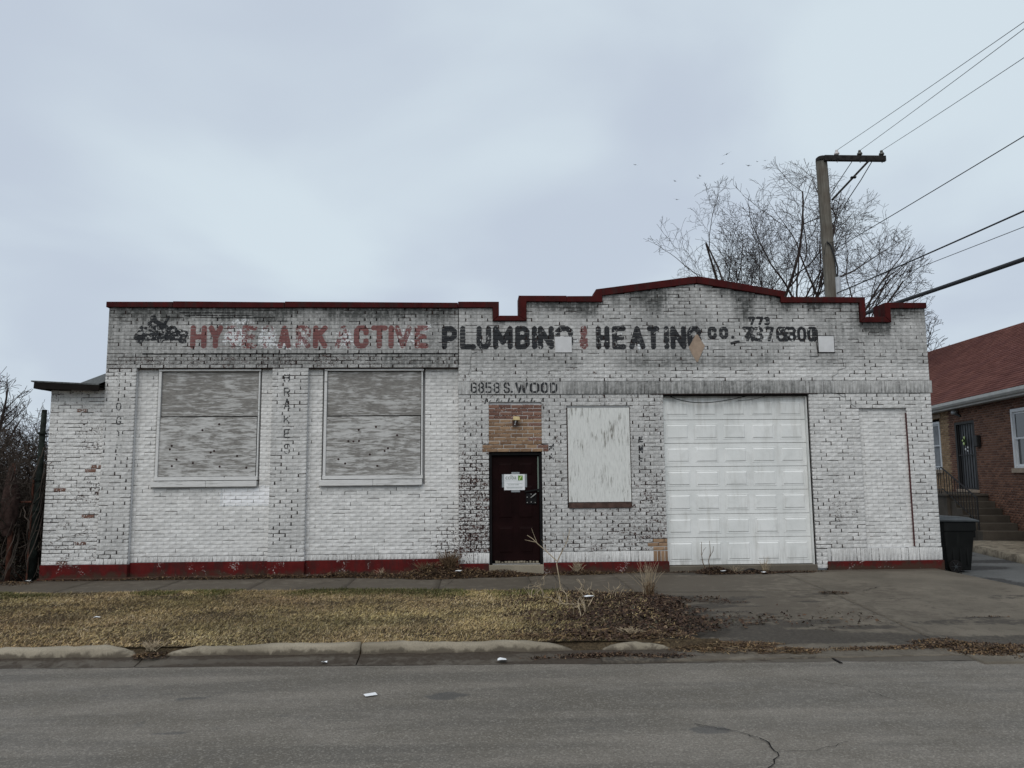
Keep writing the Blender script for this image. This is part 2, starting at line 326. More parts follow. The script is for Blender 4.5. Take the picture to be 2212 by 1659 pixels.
LETTERS = [('H', -5.385, -5.08, 4.222, 4.662, 0.045, 'r', 0.1),
('Y', -5.052, -4.78, 4.221, 4.662, 0.045, 'r', 0.15),
('D', -4.714, -4.474, 4.221, 4.662, 0.045, 'r', 0.62),
('E', -4.431, -4.148, 4.221, 4.662, 0.045, 'r', 0.5),
('P', -4.04, -3.832, 4.22, 4.662, 0.045, 'r', 0.65),
('A', -3.765, -3.51, 4.22, 4.662, 0.045, 'r', 0.3),
('R', -3.429, -3.149, 4.22, 4.662, 0.045, 'r', 0.5),
('K', -3.106, -2.83, 4.219, 4.663, 0.045, 'r', 0.15),
('A', -2.692, -2.382, 4.219, 4.663, 0.045, 'r', 0.55),
('C', -2.339, -2.057, 4.219, 4.663, 0.045, 'r', 0.1),
('T', -2.019, -1.698, 4.218, 4.663, 0.045, 'r', 0.1),
('I', -1.679, -1.593, 4.218, 4.663, 0.045, 'r', 0.15),
('V', -1.574, -1.247, 4.218, 4.663, 0.045, 'r', 0.4),
('E', -1.194, -0.925, 4.218, 4.663, 0.045, 'r', 0.42),
('P', -0.679, -0.385, 4.197, 4.649, 0.045, 'k', 0.08),
('L', -0.332, -0.022, 4.197, 4.649, 0.045, 'k', 0.1),
('U', -0.017, 0.264, 4.197, 4.649, 0.045, 'k', 0.35),
('M', 0.298, 0.677, 4.196, 4.649, 0.045, 'k', 0.25),
('B', 0.72, 1.003, 4.196, 4.649, 0.045, 'k', 0.12),
('I', 1.052, 1.134, 4.196, 4.649, 0.045, 'k', 0.35),
('N', 1.159, 1.466, 4.196, 4.649, 0.045, 'k', 0.35),
('G', 1.486, 1.838, 4.195, 4.649, 0.045, 'k', 0.42),
('H', 2.274, 2.54, 4.194, 4.65, 0.045, 'k', 0.4),
('E', 2.584, 2.86, 4.194, 4.65, 0.045, 'k', 0.45),
('A', 2.914, 3.235, 4.194, 4.65, 0.045, 'k', 0.3),
('T', 3.264, 3.511, 4.193, 4.65, 0.045, 'k', 0.3),
('I', 3.6, 3.689, 4.193, 4.65, 0.045, 'k', 0.42),
('N', 3.719, 4.031, 4.193, 4.65, 0.045, 'k', 0.3),
('G', 4.051, 4.329, 4.192, 4.65, 0.045, 'k', 0.42),
('&', 1.956, 2.127, 4.195, 4.65, 0.035, 'm', 0.4),
("'", 4.396, 4.431, 4.59, 4.63, 0.015, 'k', 0.1),
('C', 4.452, 4.632, 4.391, 4.64, 0.035, 'k', 0.3),
('O', 4.677, 4.856, 4.391, 4.64, 0.035, 'k', 0.4),
('.', 4.911, 4.971, 4.391, 4.641, 0.035, 'k', 0.2),
('7', 5.13, 5.34, 4.341, 4.641, 0.03, 'k', 0.4),
('3', 5.35, 5.55, 4.341, 4.641, 0.03, 'k', 0.45),
('7', 5.56, 5.761, 4.341, 4.641, 0.03, 'k', 0.45),
('4', 5.17, 5.395, 4.341, 4.641, 0.03, 'k', 0.45),
('6', 5.796, 5.997, 4.34, 4.641, 0.03, 'k', 0.35),
('3', 6.012, 6.198, 4.34, 4.641, 0.03, 'k', 0.42),
('0', 6.213, 6.394, 4.34, 4.641, 0.03, 'k', 0.4),
('0', 6.414, 6.565, 4.34, 4.641, 0.03, 'k', 0.35),
('5', 5.871, 6.072, 4.34, 4.641, 0.03, 'k', 0.45),
(')', 6.525, 6.636, 4.34, 4.641, 0.03, 'k', 0.1),
('7', 5.251, 5.401, 4.661, 4.836, 0.025, 'k', 0.25),
('7', 5.411, 5.562, 4.661, 4.837, 0.025, 'k', 0.25),
('3', 5.572, 5.693, 4.661, 4.837, 0.025, 'k', 0.25),
('6', -0.13, -0.005, 3.356, 3.564, 0.024, 'k', 0.18),
('8', 0.009, 0.134, 3.355, 3.563, 0.024, 'k', 0.18),
('5', 0.148, 0.283, 3.355, 3.563, 0.024, 'k', 0.18),
('8', 0.298, 0.432, 3.354, 3.562, 0.024, 'k', 0.18),
('S', 0.49, 0.616, 3.353, 3.562, 0.024, 'k', 0.18),
('.', 0.63, 0.664, 3.353, 3.562, 0.024, 'k', 0.18),
('W', 0.712, 0.958, 3.352, 3.561, 0.024, 'k', 0.18),
('O', 0.987, 1.176, 3.351, 3.56, 0.024, 'k', 0.18),
('O', 1.195, 1.35, 3.351, 3.56, 0.024, 'k', 0.18),
('D', 1.375, 1.515, 3.35, 3.559, 0.024, 'k', 0.18),
('B', -3.632, -3.509, 3.579, 3.737, 0.012, 'k', 0.42),
('R', -3.625, -3.503, 3.306, 3.478, 0.012, 'k', 0.42),
('A', -3.619, -3.497, 3.063, 3.278, 0.012, 'k', 0.42),
('K', -3.612, -3.49, 2.788, 2.959, 0.012, 'k', 0.42),
('E', -3.605, -3.484, 2.533, 2.703, 0.012, 'k', 0.42),
('S', -3.598, -3.477, 2.241, 2.429, 0.012, 'k', 0.42),
('O', -6.682, -6.586, 3.058, 3.214, 0.012, 'k', 0.3),
('G', -6.669, -6.573, 2.79, 2.95, 0.012, 'k', 0.3),
('S', -6.709, -6.612, 3.593, 3.755, 0.012, 'k', 0.74),
('I', -6.695, -6.599, 3.299, 3.498, 0.012, 'k', 0.74),
('T', -6.656, -6.56, 2.528, 2.692, 0.012, 'k', 0.74),
('E', -6.642, -6.546, 2.225, 2.435, 0.012, 'k', 0.74),
('E', 3.048, 3.135, 2.41, 2.525, 0.014, 'k', 0.45),
('N', 3.043, 3.13, 2.199, 2.362, 0.014, 'k', 0.45),
('F', 3.037, 3.124, 1.988, 2.122, 0.014, 'k', 0.45),
('M', 1.335, 1.441, 2.263, 2.406, 0.012, 'k', 0.48),
('A', 1.333, 1.438, 2.087, 2.215, 0.012, 'k', 0.48)]
SEG = []
for ch, x0, x1, z0, z1, hw, colr, wr in LETTERS:
    hw = {.045: .051, .024: (.0160 if ch in '658S' else .022)}.get(hw, hw); wr = wr*(.78 if colr == 'k' else .95)*(.3 if z0 < 3.4 and z1 > 3.5 and x0 > -.2 and colr == 'k' else 1)
    a0, a1, b0, b1 = x0+hw, x1-hw, z0+hw, z1-hw
    if a1 <= a0: a0 = a1 = (x0+x1)/2
    for pl in FONT[ch]:
        q = [(a0+(a1-a0)*u, b0+(b1-b0)*v) for u, v in pl]
        for (p0, p1) in zip(q[:-1], q[1:]): SEG.append((*p0, *p1, hw, colr, wr))
# the old painted car at the left of the lettering
for x0, z0, x1, z1, hw, wr in [(-6.36,4.44,-5.52,4.44,.07,.36),(-6.3,4.55,-6.12,4.68,.08,.55),(-6.08,4.75,-5.8,4.6,.05,.3),(-6.08,4.8,-6.0,4.55,.06,.38),
                               (-5.8,4.82,-5.86,4.7,.03,.4),(-5.95,4.55,-5.5,4.5,.08,.45),(-6.33,4.37,-6.3,4.36,.05,.3),(-5.95,4.36,-5.92,4.36,.04,.35),(-5.55,4.37,-5.5,4.36,.05,.35),(-6.1,4.6,-5.7,4.58,.07,.42)]:
    SEG.append((x0, z0, x1, z1, hw, 'k', wr))
for k in range(16):   # smudged remains of a line of letters above the door
    x = .14+k*.072; SEG.append((x, 3.16+.04*(k % 2), x+.03, 3.26-.05*(k % 3), .014, 'k', .42))
SEG.append((4.915, 4.31, 5.05, 4.345, .028, 'k', .12))
def ink(x, z):
    """black, red, white-blotch strength and wear at points of the front"""
    n = len(x); B = np.zeros((n, 4)); bd = np.zeros(n); bk = np.full(n, -1.)
    for x0, z0, x1, z1, hw, c, wr in SEG:
        s = np.where((x > min(x0, x1)-hw-.05) & (x < max(x0, x1)+hw+.05) & (z > min(z0, z1)-hw-.05) & (z < max(z0, z1)+hw+.05))[0]
        if not len(s): continue
        dx, dz = x1-x0, z1-z0; L2 = dx*dx+dz*dz+1e-9; t = np.clip(((x[s]-x0)*dx+(z[s]-z0)*dz)/L2, 0, 1)
        d = np.hypot(x[s]-x0-t*dx, z[s]-z0-t*dz)-hw; v = np.clip(.5-d/(.05 if hw > .03 else .03), 0, 1)
        for ch, k in (('k', 0), ('r', 1)):
            if c == ch or (c == 'm'): B[s, k] = np.maximum(B[s, k], v*(0 if (c == 'm' and k == 0) else 1))
        u = v > bk[s]; B[s[u], 3] = wr; bk[s[u]] = v[u]
    # whitish repaint blotches over the worn letters
    for cx, cz, rx, rz, a in [(-4.55,4.45,.28,.22,.85),(-3.95,4.42,.2,.24,.8),(-3.3,4.38,.16,.2,.75),(-2.5,4.42,.2,.2,.7),(-1.35,4.45,.22,.2,.6),(-1.0,4.62,.2,.08,.7),(-3.65,4.3,.2,.12,.6),(-6.2,4.5,.25,.15,.45),(-4.5,4.72,.35,.1,.5),(1.75,4.3,.2,.15,.5),(1.3,4.35,.2,.2,.3),(2.7,4.4,.2,.2,.3),(3.1,4.25,.2,.1,.5),(4.3,4.3,.18,.2,.6),(5.6,4.45,.6,.15,.32),(6.2,4.42,.3,.14,.3)]:
        B[:, 2] = np.maximum(B[:, 2], a*np.clip(1.35-np.hypot((x-cx)/rx, (z-cz)/rz), 0, 1))
    B[:, 2] = np.where((x > -4.78) & (x < -3.84) & (z > 1.28) & (z < 1.62), 2., B[:, 2])
    return B

# ------------------------------------------------------------------ how worn and sooty each place of the front is
def fields(kind, x, z):
    lf = fbm(x, z, 1.3, 3); mf = fbm(x, z, 4, 5)
    if kind == 'bay':
        w = .07+.12*(mf-.5)+.38*ss(x, -1.5, -.4)*(1-ss(z, .5, 1.5))*(x < 0)+.08*(1-ss(z, .3, .6)); g = .04+.20*ss(z, 3.0, 3.9)+.10*(lf-.4)
        g = g-.08*box01(x, -4.75, -3.84, .02)*box01(z, 1.2, 1.6, .02)
    elif kind == 'annex': w = .22+.42*(mf-.45)+.08*ss(x, -7.2, -6.9); g = .05+.15*(lf-.4)
    elif kind == 'soldier': w = .16+.3*(mf-.5)*1.5; g = .44+.3*(mf-.4)+.24*box01(x, 1.8, 6.6, .8)*(z > 3)
    elif kind == 'base': w = .16+.35*(mf-.5)+.22*(1-ss(x, -.2, .2))*(x > -.4); g = .10+.45*(lf-.35)
    elif kind == 'patch': w = .88-.55*ss(fbm(x, z, 7, 15), .36, .6)*(.45+.55*box01(x, .5, 1.15, .2)); g = .12+0*x
    else:
        up = ss(z, 3.75, 3.95)
        right = x > -.36
        # lower piers
        w = np.where(right, .20+.2*(mf-.5), .17+.2*(mf-.5))
        mid = right & (x < 3.6)
        w = np.where(mid, w+.07+.15*(1-ss(x, .2, .6))*(1-ss(z, 1.6, 2.9))+.10*box01(x, 2.9, 3.6, .15)*(1-ss(z, 1.4, 2.2))+.05*(1-ss(z, .5, .9)), w)
        w = np.where(right & (x > 6.3), .16+.22*(mf-.5)+.16*box01(x, 6.7, 7.3, .1)*box01(z, .9, 1.4, .2), w)
        wu = np.where(right, .16+.2*(mf-.5), .20+.26*(mf-.5)+.16*(1-ss(z, 4.05, 4.15)))
        w = w*(1-up)+wu*up
        g = np.where(right, .16, .24)+.28*(lf-.4)+.06*(mf-.5)+.12*box01(x, -.3, 3.6, .2)
        gu = np.where(right, .44+.45*(lf-.45)+.34*box01(x, 2.0, 7.0, 1.2)*(1-ss(z, 3.75, 4.25))*ss(lf, .25, .6)*1.0, .55+.35*(lf-.4)+.12*(1-ss(z, 4.0, 4.2)))
        gu = gu+.75*box01(x, -5.9, -3.8, .3)*ss(z, 4.68, 4.95)*ss(mf, .25, .6)
        for cx, sx, z0 in [(3.45,.16,4.95),(5.2,.16,4.7),(1.4,.5,4.95),(2.15,.2,4.85),(6.5,.5,5.05),(7.7,.3,4.55),(8.3,.4,4.92),(-1.8,1.5,4.9)]:
            gu = gu+.62*np.exp(-((x-cx)/sx)**2)*ss(z, z0-.15, z0+.2)
        gu = gu+.50*ss(z-top(x), -.40, -.02)*ss(fbm(x, z*.4, 3.2, 37), .32, .62)
        g = g*(1-up)+gu*up
    return np.clip(w, 0, 1), np.clip(g, 0, 1)
def joint_dark(kind, x, z, head, r):
    m = vnoise(x, z, 1.7, 11)
    if kind == 'bay': p = .10+.85*ss(x, -1.6, -.4)*(1-ss(z, .6, 1.6))*float(x < 0); return .75*(r < p) if head else .15+.55*(r < p*.9)
    if kind == 'annex': return .8*(r < .35) if head else .35+.45*(r < .3)
    if kind == 'patch': return .25+.3*(r > .5)
    if kind in ('soldier', 'base'): return .6*(r < .18)
    if z > 4.1: return (.85*(r < .3) if head else .2+.5*(r < .16))
    if z > 3.6 and x < -.36: return (.85*(r < .6) if head else .35+.5*(r < .35))
    if x > -.36 and x < 3.6 and z < 3.35:
        left = max(0, 1-max(0, (x-.1)/.5))
        p = .66; q = .07+.72*left*float(z < 2.1)+.2*float(z < .8)+.22*float(x > 3)*float(z < 1.6)
        return .95*(r < p) if head else .12+.8*(r < q)
    if z > 3.55: return .8*(r < .35*(1.2-m)) if head else .2+.4*(r < .1)
    return .85*(r < .42) if head else .2+.5*(r < .12)

class Bricks:
    """bricks laid course by course; the nearest 300 become objects, the rest one mesh"""
    def __init__(s, style): s.items = []; s.mV = []; s.mA = []; s.style = style
    def brick(s, x0, x1, z0, z1, Y, kind, depth=.03, fine=False, top=None, sty=0., bev=.0035, tilt=.0012):
        cs = .011 if kind == 'soldier' else .02
        nx, nz = (max(2, int((x1-x0)/cs)), max(2, int((z1-z0)/cs))) if fine else (2, 1)
        dy = RNG.uniform(-tilt, tilt); jx = RNG.uniform(-.001, .001, 2); b = bev
        xs = np.linspace(x0+b+jx[0], x1-b+jx[1], nx+1); zs = np.linspace(z0+b, z1-b, nz+1)
        gx, gz = np.meshgrid(xs, zs); g = np.stack([gx.ravel(), np.full(gx.size, Y+dy), gz.ravel()], 1)
        ring = np.array([(x0, Y+dy+b, z0), (x1, Y+dy+b, z0), (x1, Y+dy+b, z1), (x0, Y+dy+b, z1)])
        back = ring.copy(); back[:, 1] = Y+depth
        V = np.concatenate([g, ring, back])
        if top is not None:
            t = top(V[:, 0]); V[:, 2] = np.minimum(V[:, 2], t)
        n = len(g); c = [0, nx, (nx+1)*(nz+1)-1, (nx+1)*nz]
        F = [(j*(nx+1)+i, j*(nx+1)+i+1, (j+1)*(nx+1)+i+1, (j+1)*(nx+1)+i) for j in range(nz) for i in range(nx)]
        for k in range(4):
            k2 = (k+1) % 4; F.append((n+k, n+k2, c[k2], c[k])); F.append((n+4+k, n+4+k2, n+k2, n+k))
        isedge = np.zeros(len(V)); isedge[n:] = 1
        s.items.append((V, np.array(F), kind, RNG.uniform(), sty, isedge))
    def mort(s, x0, x1, z0, z1, Y, dark, grime, rnd, sty, top=None, fine=False):
        if fine and x1-x0 > .05:
            c = np.linspace(x0, x1, 11)
            for a, b in zip(c[:-1], c[1:]): s.mort(a, b, z0, z1, Y, dark, grime, rnd, sty, top)
            return
        V = np.array([(x0, Y, z0), (x1, Y, z0), (x1, Y, z1), (x0, Y, z1)])
        if top is not None: V[:, 2] = np.minimum(V[:, 2], top(V[:, 0]))
        s.mV.append(V); s.mA.append(np.tile((dark, grime, rnd, sty), (4, 1)))
    def lay(s, kind, x0, x1, z0, z1, Y, ch, L, holes=(), top=None, j=.009, rec=.004, sty=lambda x, z, r: 0., letters=False, phase=0., minw=.045, soldier=False, jitter=.004):
        nrow = max(1, int(round((z1-z0)/ch))); ch = (z1-z0)/nrow
        xs = np.arange(x0, x1+.0025, .005)
        for r in range(nrow):
            a, b = z0+r*ch, z0+(r+1)*ch; ok = np.ones(len(xs), bool)
            for hx0, hx1, hz0, hz1 in holes:
                if b > hz0+.3*ch and a < hz1-.3*ch: ok &= ~((xs > hx0+.0025) & (xs < hx1-.0025))
            if top is not None: ok &= top(xs) > a+.02
            d = np.diff(np.concatenate([[0], ok.astype(int), [0]])); st = np.where(d == 1)[0]; en = np.where(d == -1)[0]-1
            for i0, i1 in zip(st, en):
                u0, u1 = xs[i0], xs[i1]
                if u1-u0 < .03: continue
                cuts = [u0]; k = math.floor((u0-x0)/L)-1
                off = phase+(L/2 if r % 2 and not soldier else 0)
                while True:
                    c = x0+k*L+off+RNG.uniform(-jitter, jitter); k += 1
                    if c > u1-minw: break
                    if c > cuts[-1]+minw: cuts.append(c)
                cuts.append(u1)
                for p, q in zip(cuts[:-1], cuts[1:]):
                    cx, cz = (p+q)/2, (a+b)/2; rn = RNG.uniform(); rr = RNG.uniform(size=3)
                    fine = letters and ((4.15 < cz < 4.9 and (-6.5 < cx < -5.4 or True)) or (2.1 < cz < 3.8 and -6.75 < cx < -6.5) or (2.1 < cz < 3.8 and -3.7 < cx < -3.4) or (1.9 < cz < 3.3 and (1.25 < cx < 1.5 or 2.95 < cx < 3.25 or (cz > 3.1 and cx > 0 and cx < 1.4))) or (3.3 < cz < 3.6 and -.2 < cx < 1.6))
                    sy = sty(cx, cz, rn)
                    zt = b-j+ (RNG.uniform(-.0008, .0008))
                    dh = joint_dark(kind, cx, cz, True, rr[0]) if s.style == 'painted' else .3
                    db = joint_dark(kind, cx, cz, False, rr[1]) if s.style == 'painted' else .3
                    jj = j+(RNG.uniform(.004, .017) if dh > .6 and kind == 'wall' else (.004 if dh > .6 else 0)); 
                    if db > .6: zt -= .003
                    s.brick(p, q-(jj if q < u1-.001 else 0), a, zt, Y, kind, fine=fine, top=top, sty=sy)
                    wv, gv = s.f1(kind, cx, cz)
                    dh = joint_dark(kind, cx, cz, True, rr[0]) if s.style == 'painted' else .3
                    db = joint_dark(kind, cx, cz, False, rr[1]) if s.style == 'painted' else .3
                    tp = top
                    s.mort(p, q, zt, b, Y+rec+.008*(db > .6), db, gv, rr[2], sy, tp, fine)
                    if q < u1-.001: s.mort(q-jj, q, a, zt, Y+rec+.010*(dh > .6), dh, gv, rr[2], sy, tp)
    def f1(s, kind, x, z):
        if s.style != 'painted': return .5, 0.
        a, b = fields(kind, np.array([x]), np.array([z])); return a[0], b[0]
    def finish(s, parent, matb, matm, eye, n=300, names=('brick', 'brickwork', 'mortar')):
        D = []
        for it in s.items:
            V = it[0]; c = V.mean(0); w = V[:, 0].max()-V[:, 0].min(); h = V[:, 2].max()-V[:, 2].min()
            D.append(w*h/((c-eye)**2).sum())
        order = np.argsort(-np.array(D)); big = order[:n]; rest = order[n:]
        def attrs(idx):
            V = np.concatenate([s.items[i][0] for i in idx]); A = np.zeros((len(V), 4)); B = np.zeros((len(V), 4)); o = 0
            kinds = {}
            for i in idx:
                k = len(s.items[i][0]); A[o:o+k, 2] = s.items[i][3]; A[o:o+k, 3] = s.items[i][4]; kinds.setdefault(s.items[i][2], []).append((o, o+k)); A[o:o+k, 0] = s.items[i][5]*.10+(s.items[i][3]-.5)*.10; o += k
            if s.style == 'painted':
                for kd, rg in kinds.items():
                    ix = np.concatenate([np.arange(a, b) for a, b in rg]); w_, g_ = fields(kd, V[ix, 0], V[ix, 2]); A[ix, 0] += w_; A[ix, 1] = g_
                B = ink(V[:, 0], V[:, 2])
                A[:, 0] = np.where(A[:, 3] > .3, np.maximum(A[:, 0], .36+.6*A[:, 3]), A[:, 0])
            return V, A, B
        V, A, B = attrs(rest); F = []; o = 0
        for i in rest: F.append(s.items[i][1]+o); o += len(s.items[i][0])
        ob = mesh_np(names[1], V, np.concatenate(F), matb, parent, {'A': A, 'B': B}); ob['kind'] = 'stuff'
        if len(big):
            V, A, B = attrs(big); o = 0
            for i in big:
                k = len(s.items[i][0]); c = V[o:o+k].mean(0)
                b = mesh_np(names[0], V[o:o+k]-c, s.items[i][1], matb, parent, {'A': A[o:o+k], 'B': B[o:o+k]}); b.location = c; o += k
        mV = np.concatenate(s.mV); F = np.arange(len(mV)).reshape(-1, 4)
        mo = mesh_np(names[2], mV, F, matm, parent, {'A': np.concatenate(s.mA), 'B': ink(mV[:, 0], mV[:, 2]) if s.style == 'painted' else np.zeros((len(mV), 4))}); mo['kind'] = 'stuff'

# ------------------------------------------------------------------ the workshop building
bld = empty('brick_building', (0, 0, 0), 0, 'long single-storey white painted brick workshop with red coping and faded wall lettering', 'building')
XL, XR = -6.9, 8.79
JX = [(-6.95, 5.0), (.30, 5.0)]  # top of the brickwork (under the coping)
def top(x):
    x = np.asarray(x, float); t = np.full(x.shape, 5.0)
    t = np.where((x > .30) & (x <= .94), 4.745, t); t = np.where((x > .94) & (x <= 2.41), 5.12, t)
    m = (x > 2.41) & (x <= 4.26); t = np.where(m, 5.24+(x-2.41)*(.25/1.85), t)
    m = (x > 4.26) & (x <= 5.91); t = np.where(m, 5.49-(x-4.26)*(.27/1.65), t)
    t = np.where((x > 5.91) & (x <= 7.47), 5.11, t); t = np.where((x > 7.47) & (x <= 8.08), 4.72, t)
    return t
B = Bricks('painted')
OPEN = [(.21, 1.21, .0, 2.25), (.09, 1.33, 2.25, 2.39), (.21, 1.21, 2.39, 3.14), (1.68, 2.90, 1.18, 3.085), (3.54, 6.38, .0, 3.33), (7.35, 8.29, .40, 3.06)]
def st_wall(x, z, r):
    if 3.2 < x < 3.6 and z < .6: return .9
    return .42 if (r > .95 and -7 < x < -6.2) else 0.
# left half
B.lay('wall', XL, -.36, 3.855, 5.02, 0, .0674, .2125, top=top, letters=True, j=.0085)
B.lay('wall', XL, -6.345, .38, 3.845, -.004, .0675, .2125, letters=True, phase=.05)
B.lay('base', XL+.0, -6.345, .27, .375, -.004, .105, .07, soldier=True)
B.lay('wall', -3.84, -3.18, .38, 3.845, -.004, .0675, .2125, letters=True)
B.lay('base', -3.84, -3.18, .285, .375, -.004, .09, .07, soldier=True)
for a, b in ((-6.345, -3.84), (-3.18, -.36)):
    wx = (-5.98, -4.06) if a < -4 else (-2.92, -.99)
    B.lay('bay', a, b, .39, 3.855, .10, .0675, .2125, holes=[(wx[0], wx[1], 1.76, 3.9), (wx[0]-.03 if a > -4 else -6.02, wx[1]+.0, 1.64, 1.76)], j=.0062, rec=.0018, phase=.07)
    B.lay('base', a, b, .285, .385, .10, .10, .071, soldier=True, j=.007, rec=.003)
# right half
B.lay('wall', -.355, XR, 3.58, 5.62, -.008, .0674, .2125, top=top, letters=True, phase=.03)
B.lay('soldier', -.37, XR+.03, 3.335, 3.575, -.026, .24, .0712, letters=True, soldier=True, j=.006, rec=.003)
B.lay('wall', -.355, XR, .40, 3.33, -.008, .0715, .2125, holes=OPEN, letters=True, sty=st_wall, phase=.02)
B.lay('base', -.355, .21, .20, .395, -.008, .195, .0712, soldier=True)
B.lay('base', 1.21, 3.54, .20, .395, -.012, .195, .0712, soldier=True, sty=lambda x, z, r: 1. if x > 3.27 else 0.)
B.lay('base', 6.58, XR+.01, .155, .395, -.014, .24, .0712, soldier=True)
B.lay('wall', 6.38, 6.58, .03, .395, -.008, .0715, .2125)
B.lay('patch', .21, 1.21, 2.39, 3.14, -.004, .0682, .2125, sty=lambda x, z, r: (.55 if z > 2.9 else .95) if r > .04 else .45)
B.lay('patch', .09, 1.33, 2.25, 2.385, -.012, .0675, .2125, sty=lambda x, z, r: .95 if x < 1.2 else .5, phase=.08)
B.lay('bay', 7.35, 8.29, .40, 3.06, .05, .0682, .2125, j=.0055, rec=.0012, phase=.1)
# annex at the left end
B.lay('annex', -7.885, XL, .27, 3.45, .035, .069, .218, sty=lambda x, z, r: .42*(.75+.25*(r > .985)) if r > .965 else .0, phase=.03, jitter=.02, rec=.006)
B.finish(bld, M['brick'], M['mortar'], CAM)

core = MB()   # the wall body behind the bricks
def cb(x0, x1, z0, z1, y0=.031, y1=.36): core.box(x0, x1, y0, y1, z0, z1)
cb(XL, -.36, 3.855, 4.99); cb(XL, -6.345, .0, 3.855); cb(-3.84, -3.18, .0, 3.855)
for a, b, wx0, wx1 in ((-6.345, -3.84, -5.98, -4.06), (-3.18, -.36, -2.92, -.99)):
    cb(a, wx0, .0, 3.855, .131); cb(wx1, b, .0, 3.855, .131); cb(wx0, wx1, .0, 1.66, .131); cb(wx0, wx1, 1.66, 3.855, .25)
for x0, x1, z0, z1 in [(-.36,.21,0,3.33),(.21,1.21,2.25,3.33),(1.21,1.68,0,3.33),(1.68,2.90,0,1.19),(1.68,2.90,3.08,3.33),(2.90,3.54,0,3.33),(6.38,7.35,0,3.33),(7.35,8.29,0,.4),(7.35,8.29,3.06,3.33),(8.29,XR-.01,0,3.33)]: cb(x0, x1, z0, z1)
cb(7.35, 8.29, .4, 3.06, .081); cb(1.68, 2.90, 1.19, 3.08, .12)
cb(-.36, XR-.01, 3.33, 4.70)
core.prism([(-.36, 4.70), (.30, 4.70), (.30, 4.99), (-.36, 4.99)], .031, .36)
core.prism([(.94, 4.70), (7.47, 4.70), (7.47, 5.10), (5.91, 5.10), (5.91, 5.2), (4.26, 5.47), (2.41, 5.22), (2.41, 5.11), (.94, 5.11)], .031, .36)
core.prism([(8.08, 4.70), (XR-.01, 4.70), (XR-.01, 4.99), (8.08, 4.99)], .031, .36)
core.build('wall', M['patch_white'], bld)
side = MB(); side.box(XR-.3, XR-.01, .361, 9.0, -.2, 4.70); side.box(XL, XL+.3, .361, 9.0, -.2, 4.90); side.box(XL+.3, XR-.3, 8.7, 9.0, -.2, 4.6)
side.build('side_wall', M['patch_white'], bld)
MB().box(XL+.3, XR-.3, .361, 8.7, 4.35, 4.45).build('roof', plain('tar_roof', (.04, .04, .042)), bld)
MB().box(-7.88, XL-.001, .066, 5.0, -.2, 3.42).build('annex_wall', M['patch_white'], bld)
# annex roof: shingled slope with a dark fascia
ar = MB(); ar.add([(-8.12,-.22,3.60),(-6.905,-.22,3.535),(-6.905,1.2,3.96),(-7.35,1.2,3.96),(-8.12,1.2,3.66),(-8.12,5,3.66),(-6.905,5,3.96)], [(0,1,2,3,4),(4,3,2,6,5)])
ar.add([(-8.12,-.22,3.575),(-6.905,-.22,3.51),(-6.905,5,3.9),(-8.12,5,3.63)], [(3,2,1,0)])
ar.add([(-8.12,-.22,3.575),(-6.905,-.22,3.51),(-6.905,-.22,3.535),(-8.12,-.22,3.60),(-8.12,5,3.63),(-8.12,5,3.66),(-8.12,1.2,3.66)], [(0,1,2,3),(4,0,3,6),(4,6,5)])
ar.build('annex_roof', plain('grey_roof_shingles', (.085, .09, .09), .9, .2, .4, 25), bld)
fz = MB(); fz.bar((-8.07, -.2, 3.51), (-6.91, -.2, 3.455), .03, .11); fz.bar((-8.07, -.17, 3.51), (-8.07, 4.9, 3.56), .03, .11); fz.box(-8.06, -6.91, -.18, .06, 3.45, 3.475)
fz.build('fascia', plain('dark_fascia_wood', (.014, .012, .011), .95, .05), bld)
# red plinth
pl = MB(); PL = []; pl.box = lambda *a: PL.append(a); pl.box(-7.895, XL-.02, .005, .4, -.25, .265); pl.box(XL-.02, -6.33, -.03, .4, -.25, .265); pl.box(-6.33, -3.85, .075, .4, -.25, .28); pl.box(-3.85, -3.17, -.025, .4, -.25, .28); pl.box(-3.17, -.37, .075, .4, -.25, .28)
pl.box(-7.9, -.37, -.055, .0745, -.25, .04)
pl.box(-.36, .2, -.03, .3, -.25, .195)
pl.box(1.215, 3.56, -.04, .3, -.25, .195); pl.box(6.57, XR+.02, -.05, .3, -.25, .15)
for a in PL: MB().box(*a).build('plinth', M['plinth'], bld, bevel=.012)
MB().box(.2, 1.215, -.05, .4, -.25, .165).build('door_step', M['curb'], bld, bevel=.01)
# coping, piece by piece
YF, YB = -.045, .40
def cop(poly, dy=0): MB().prism(poly, YF+dy, YB).build('coping', M['coping'], bld, bevel=.008)
def rect(x0, x1, z0, z1): return [(x0, z0), (x1, z0), (x1, z1), (x0, z1)]
cop(rect(-6.94, -5.72, 5.0, 5.105)); cop([(-5.716, 4.995), (-3.64, 4.995), (-3.64, 5.10), (-5.716, 5.115)]); cop([(-3.636, 5.0), (-.37, 4.995), (-.37, 5.095), (-3.636, 5.112)], -.004)
cop([(-.366, 5.0), (.296, 5.0), (.296, 4.745), (.415, 4.85), (.415, 5.115), (-.366, 5.115)], -.008)
cop([(.30, 4.745), (.94, 4.745), (.79, 4.845), (.418, 4.845)], -.006)
cop([(.793, 4.847), (.943, 4.747), (.943, 5.12), (1.72, 5.12), (1.72, 5.235), (.793, 5.235)], -.008)
cop([(1.724, 5.115), (2.41, 5.115), (2.41, 5.24), (4.26, 5.49), (4.26, 5.625), (4.18, 5.62), (2.29, 5.365), (2.24, 5.232), (1.724, 5.228)], -.006)
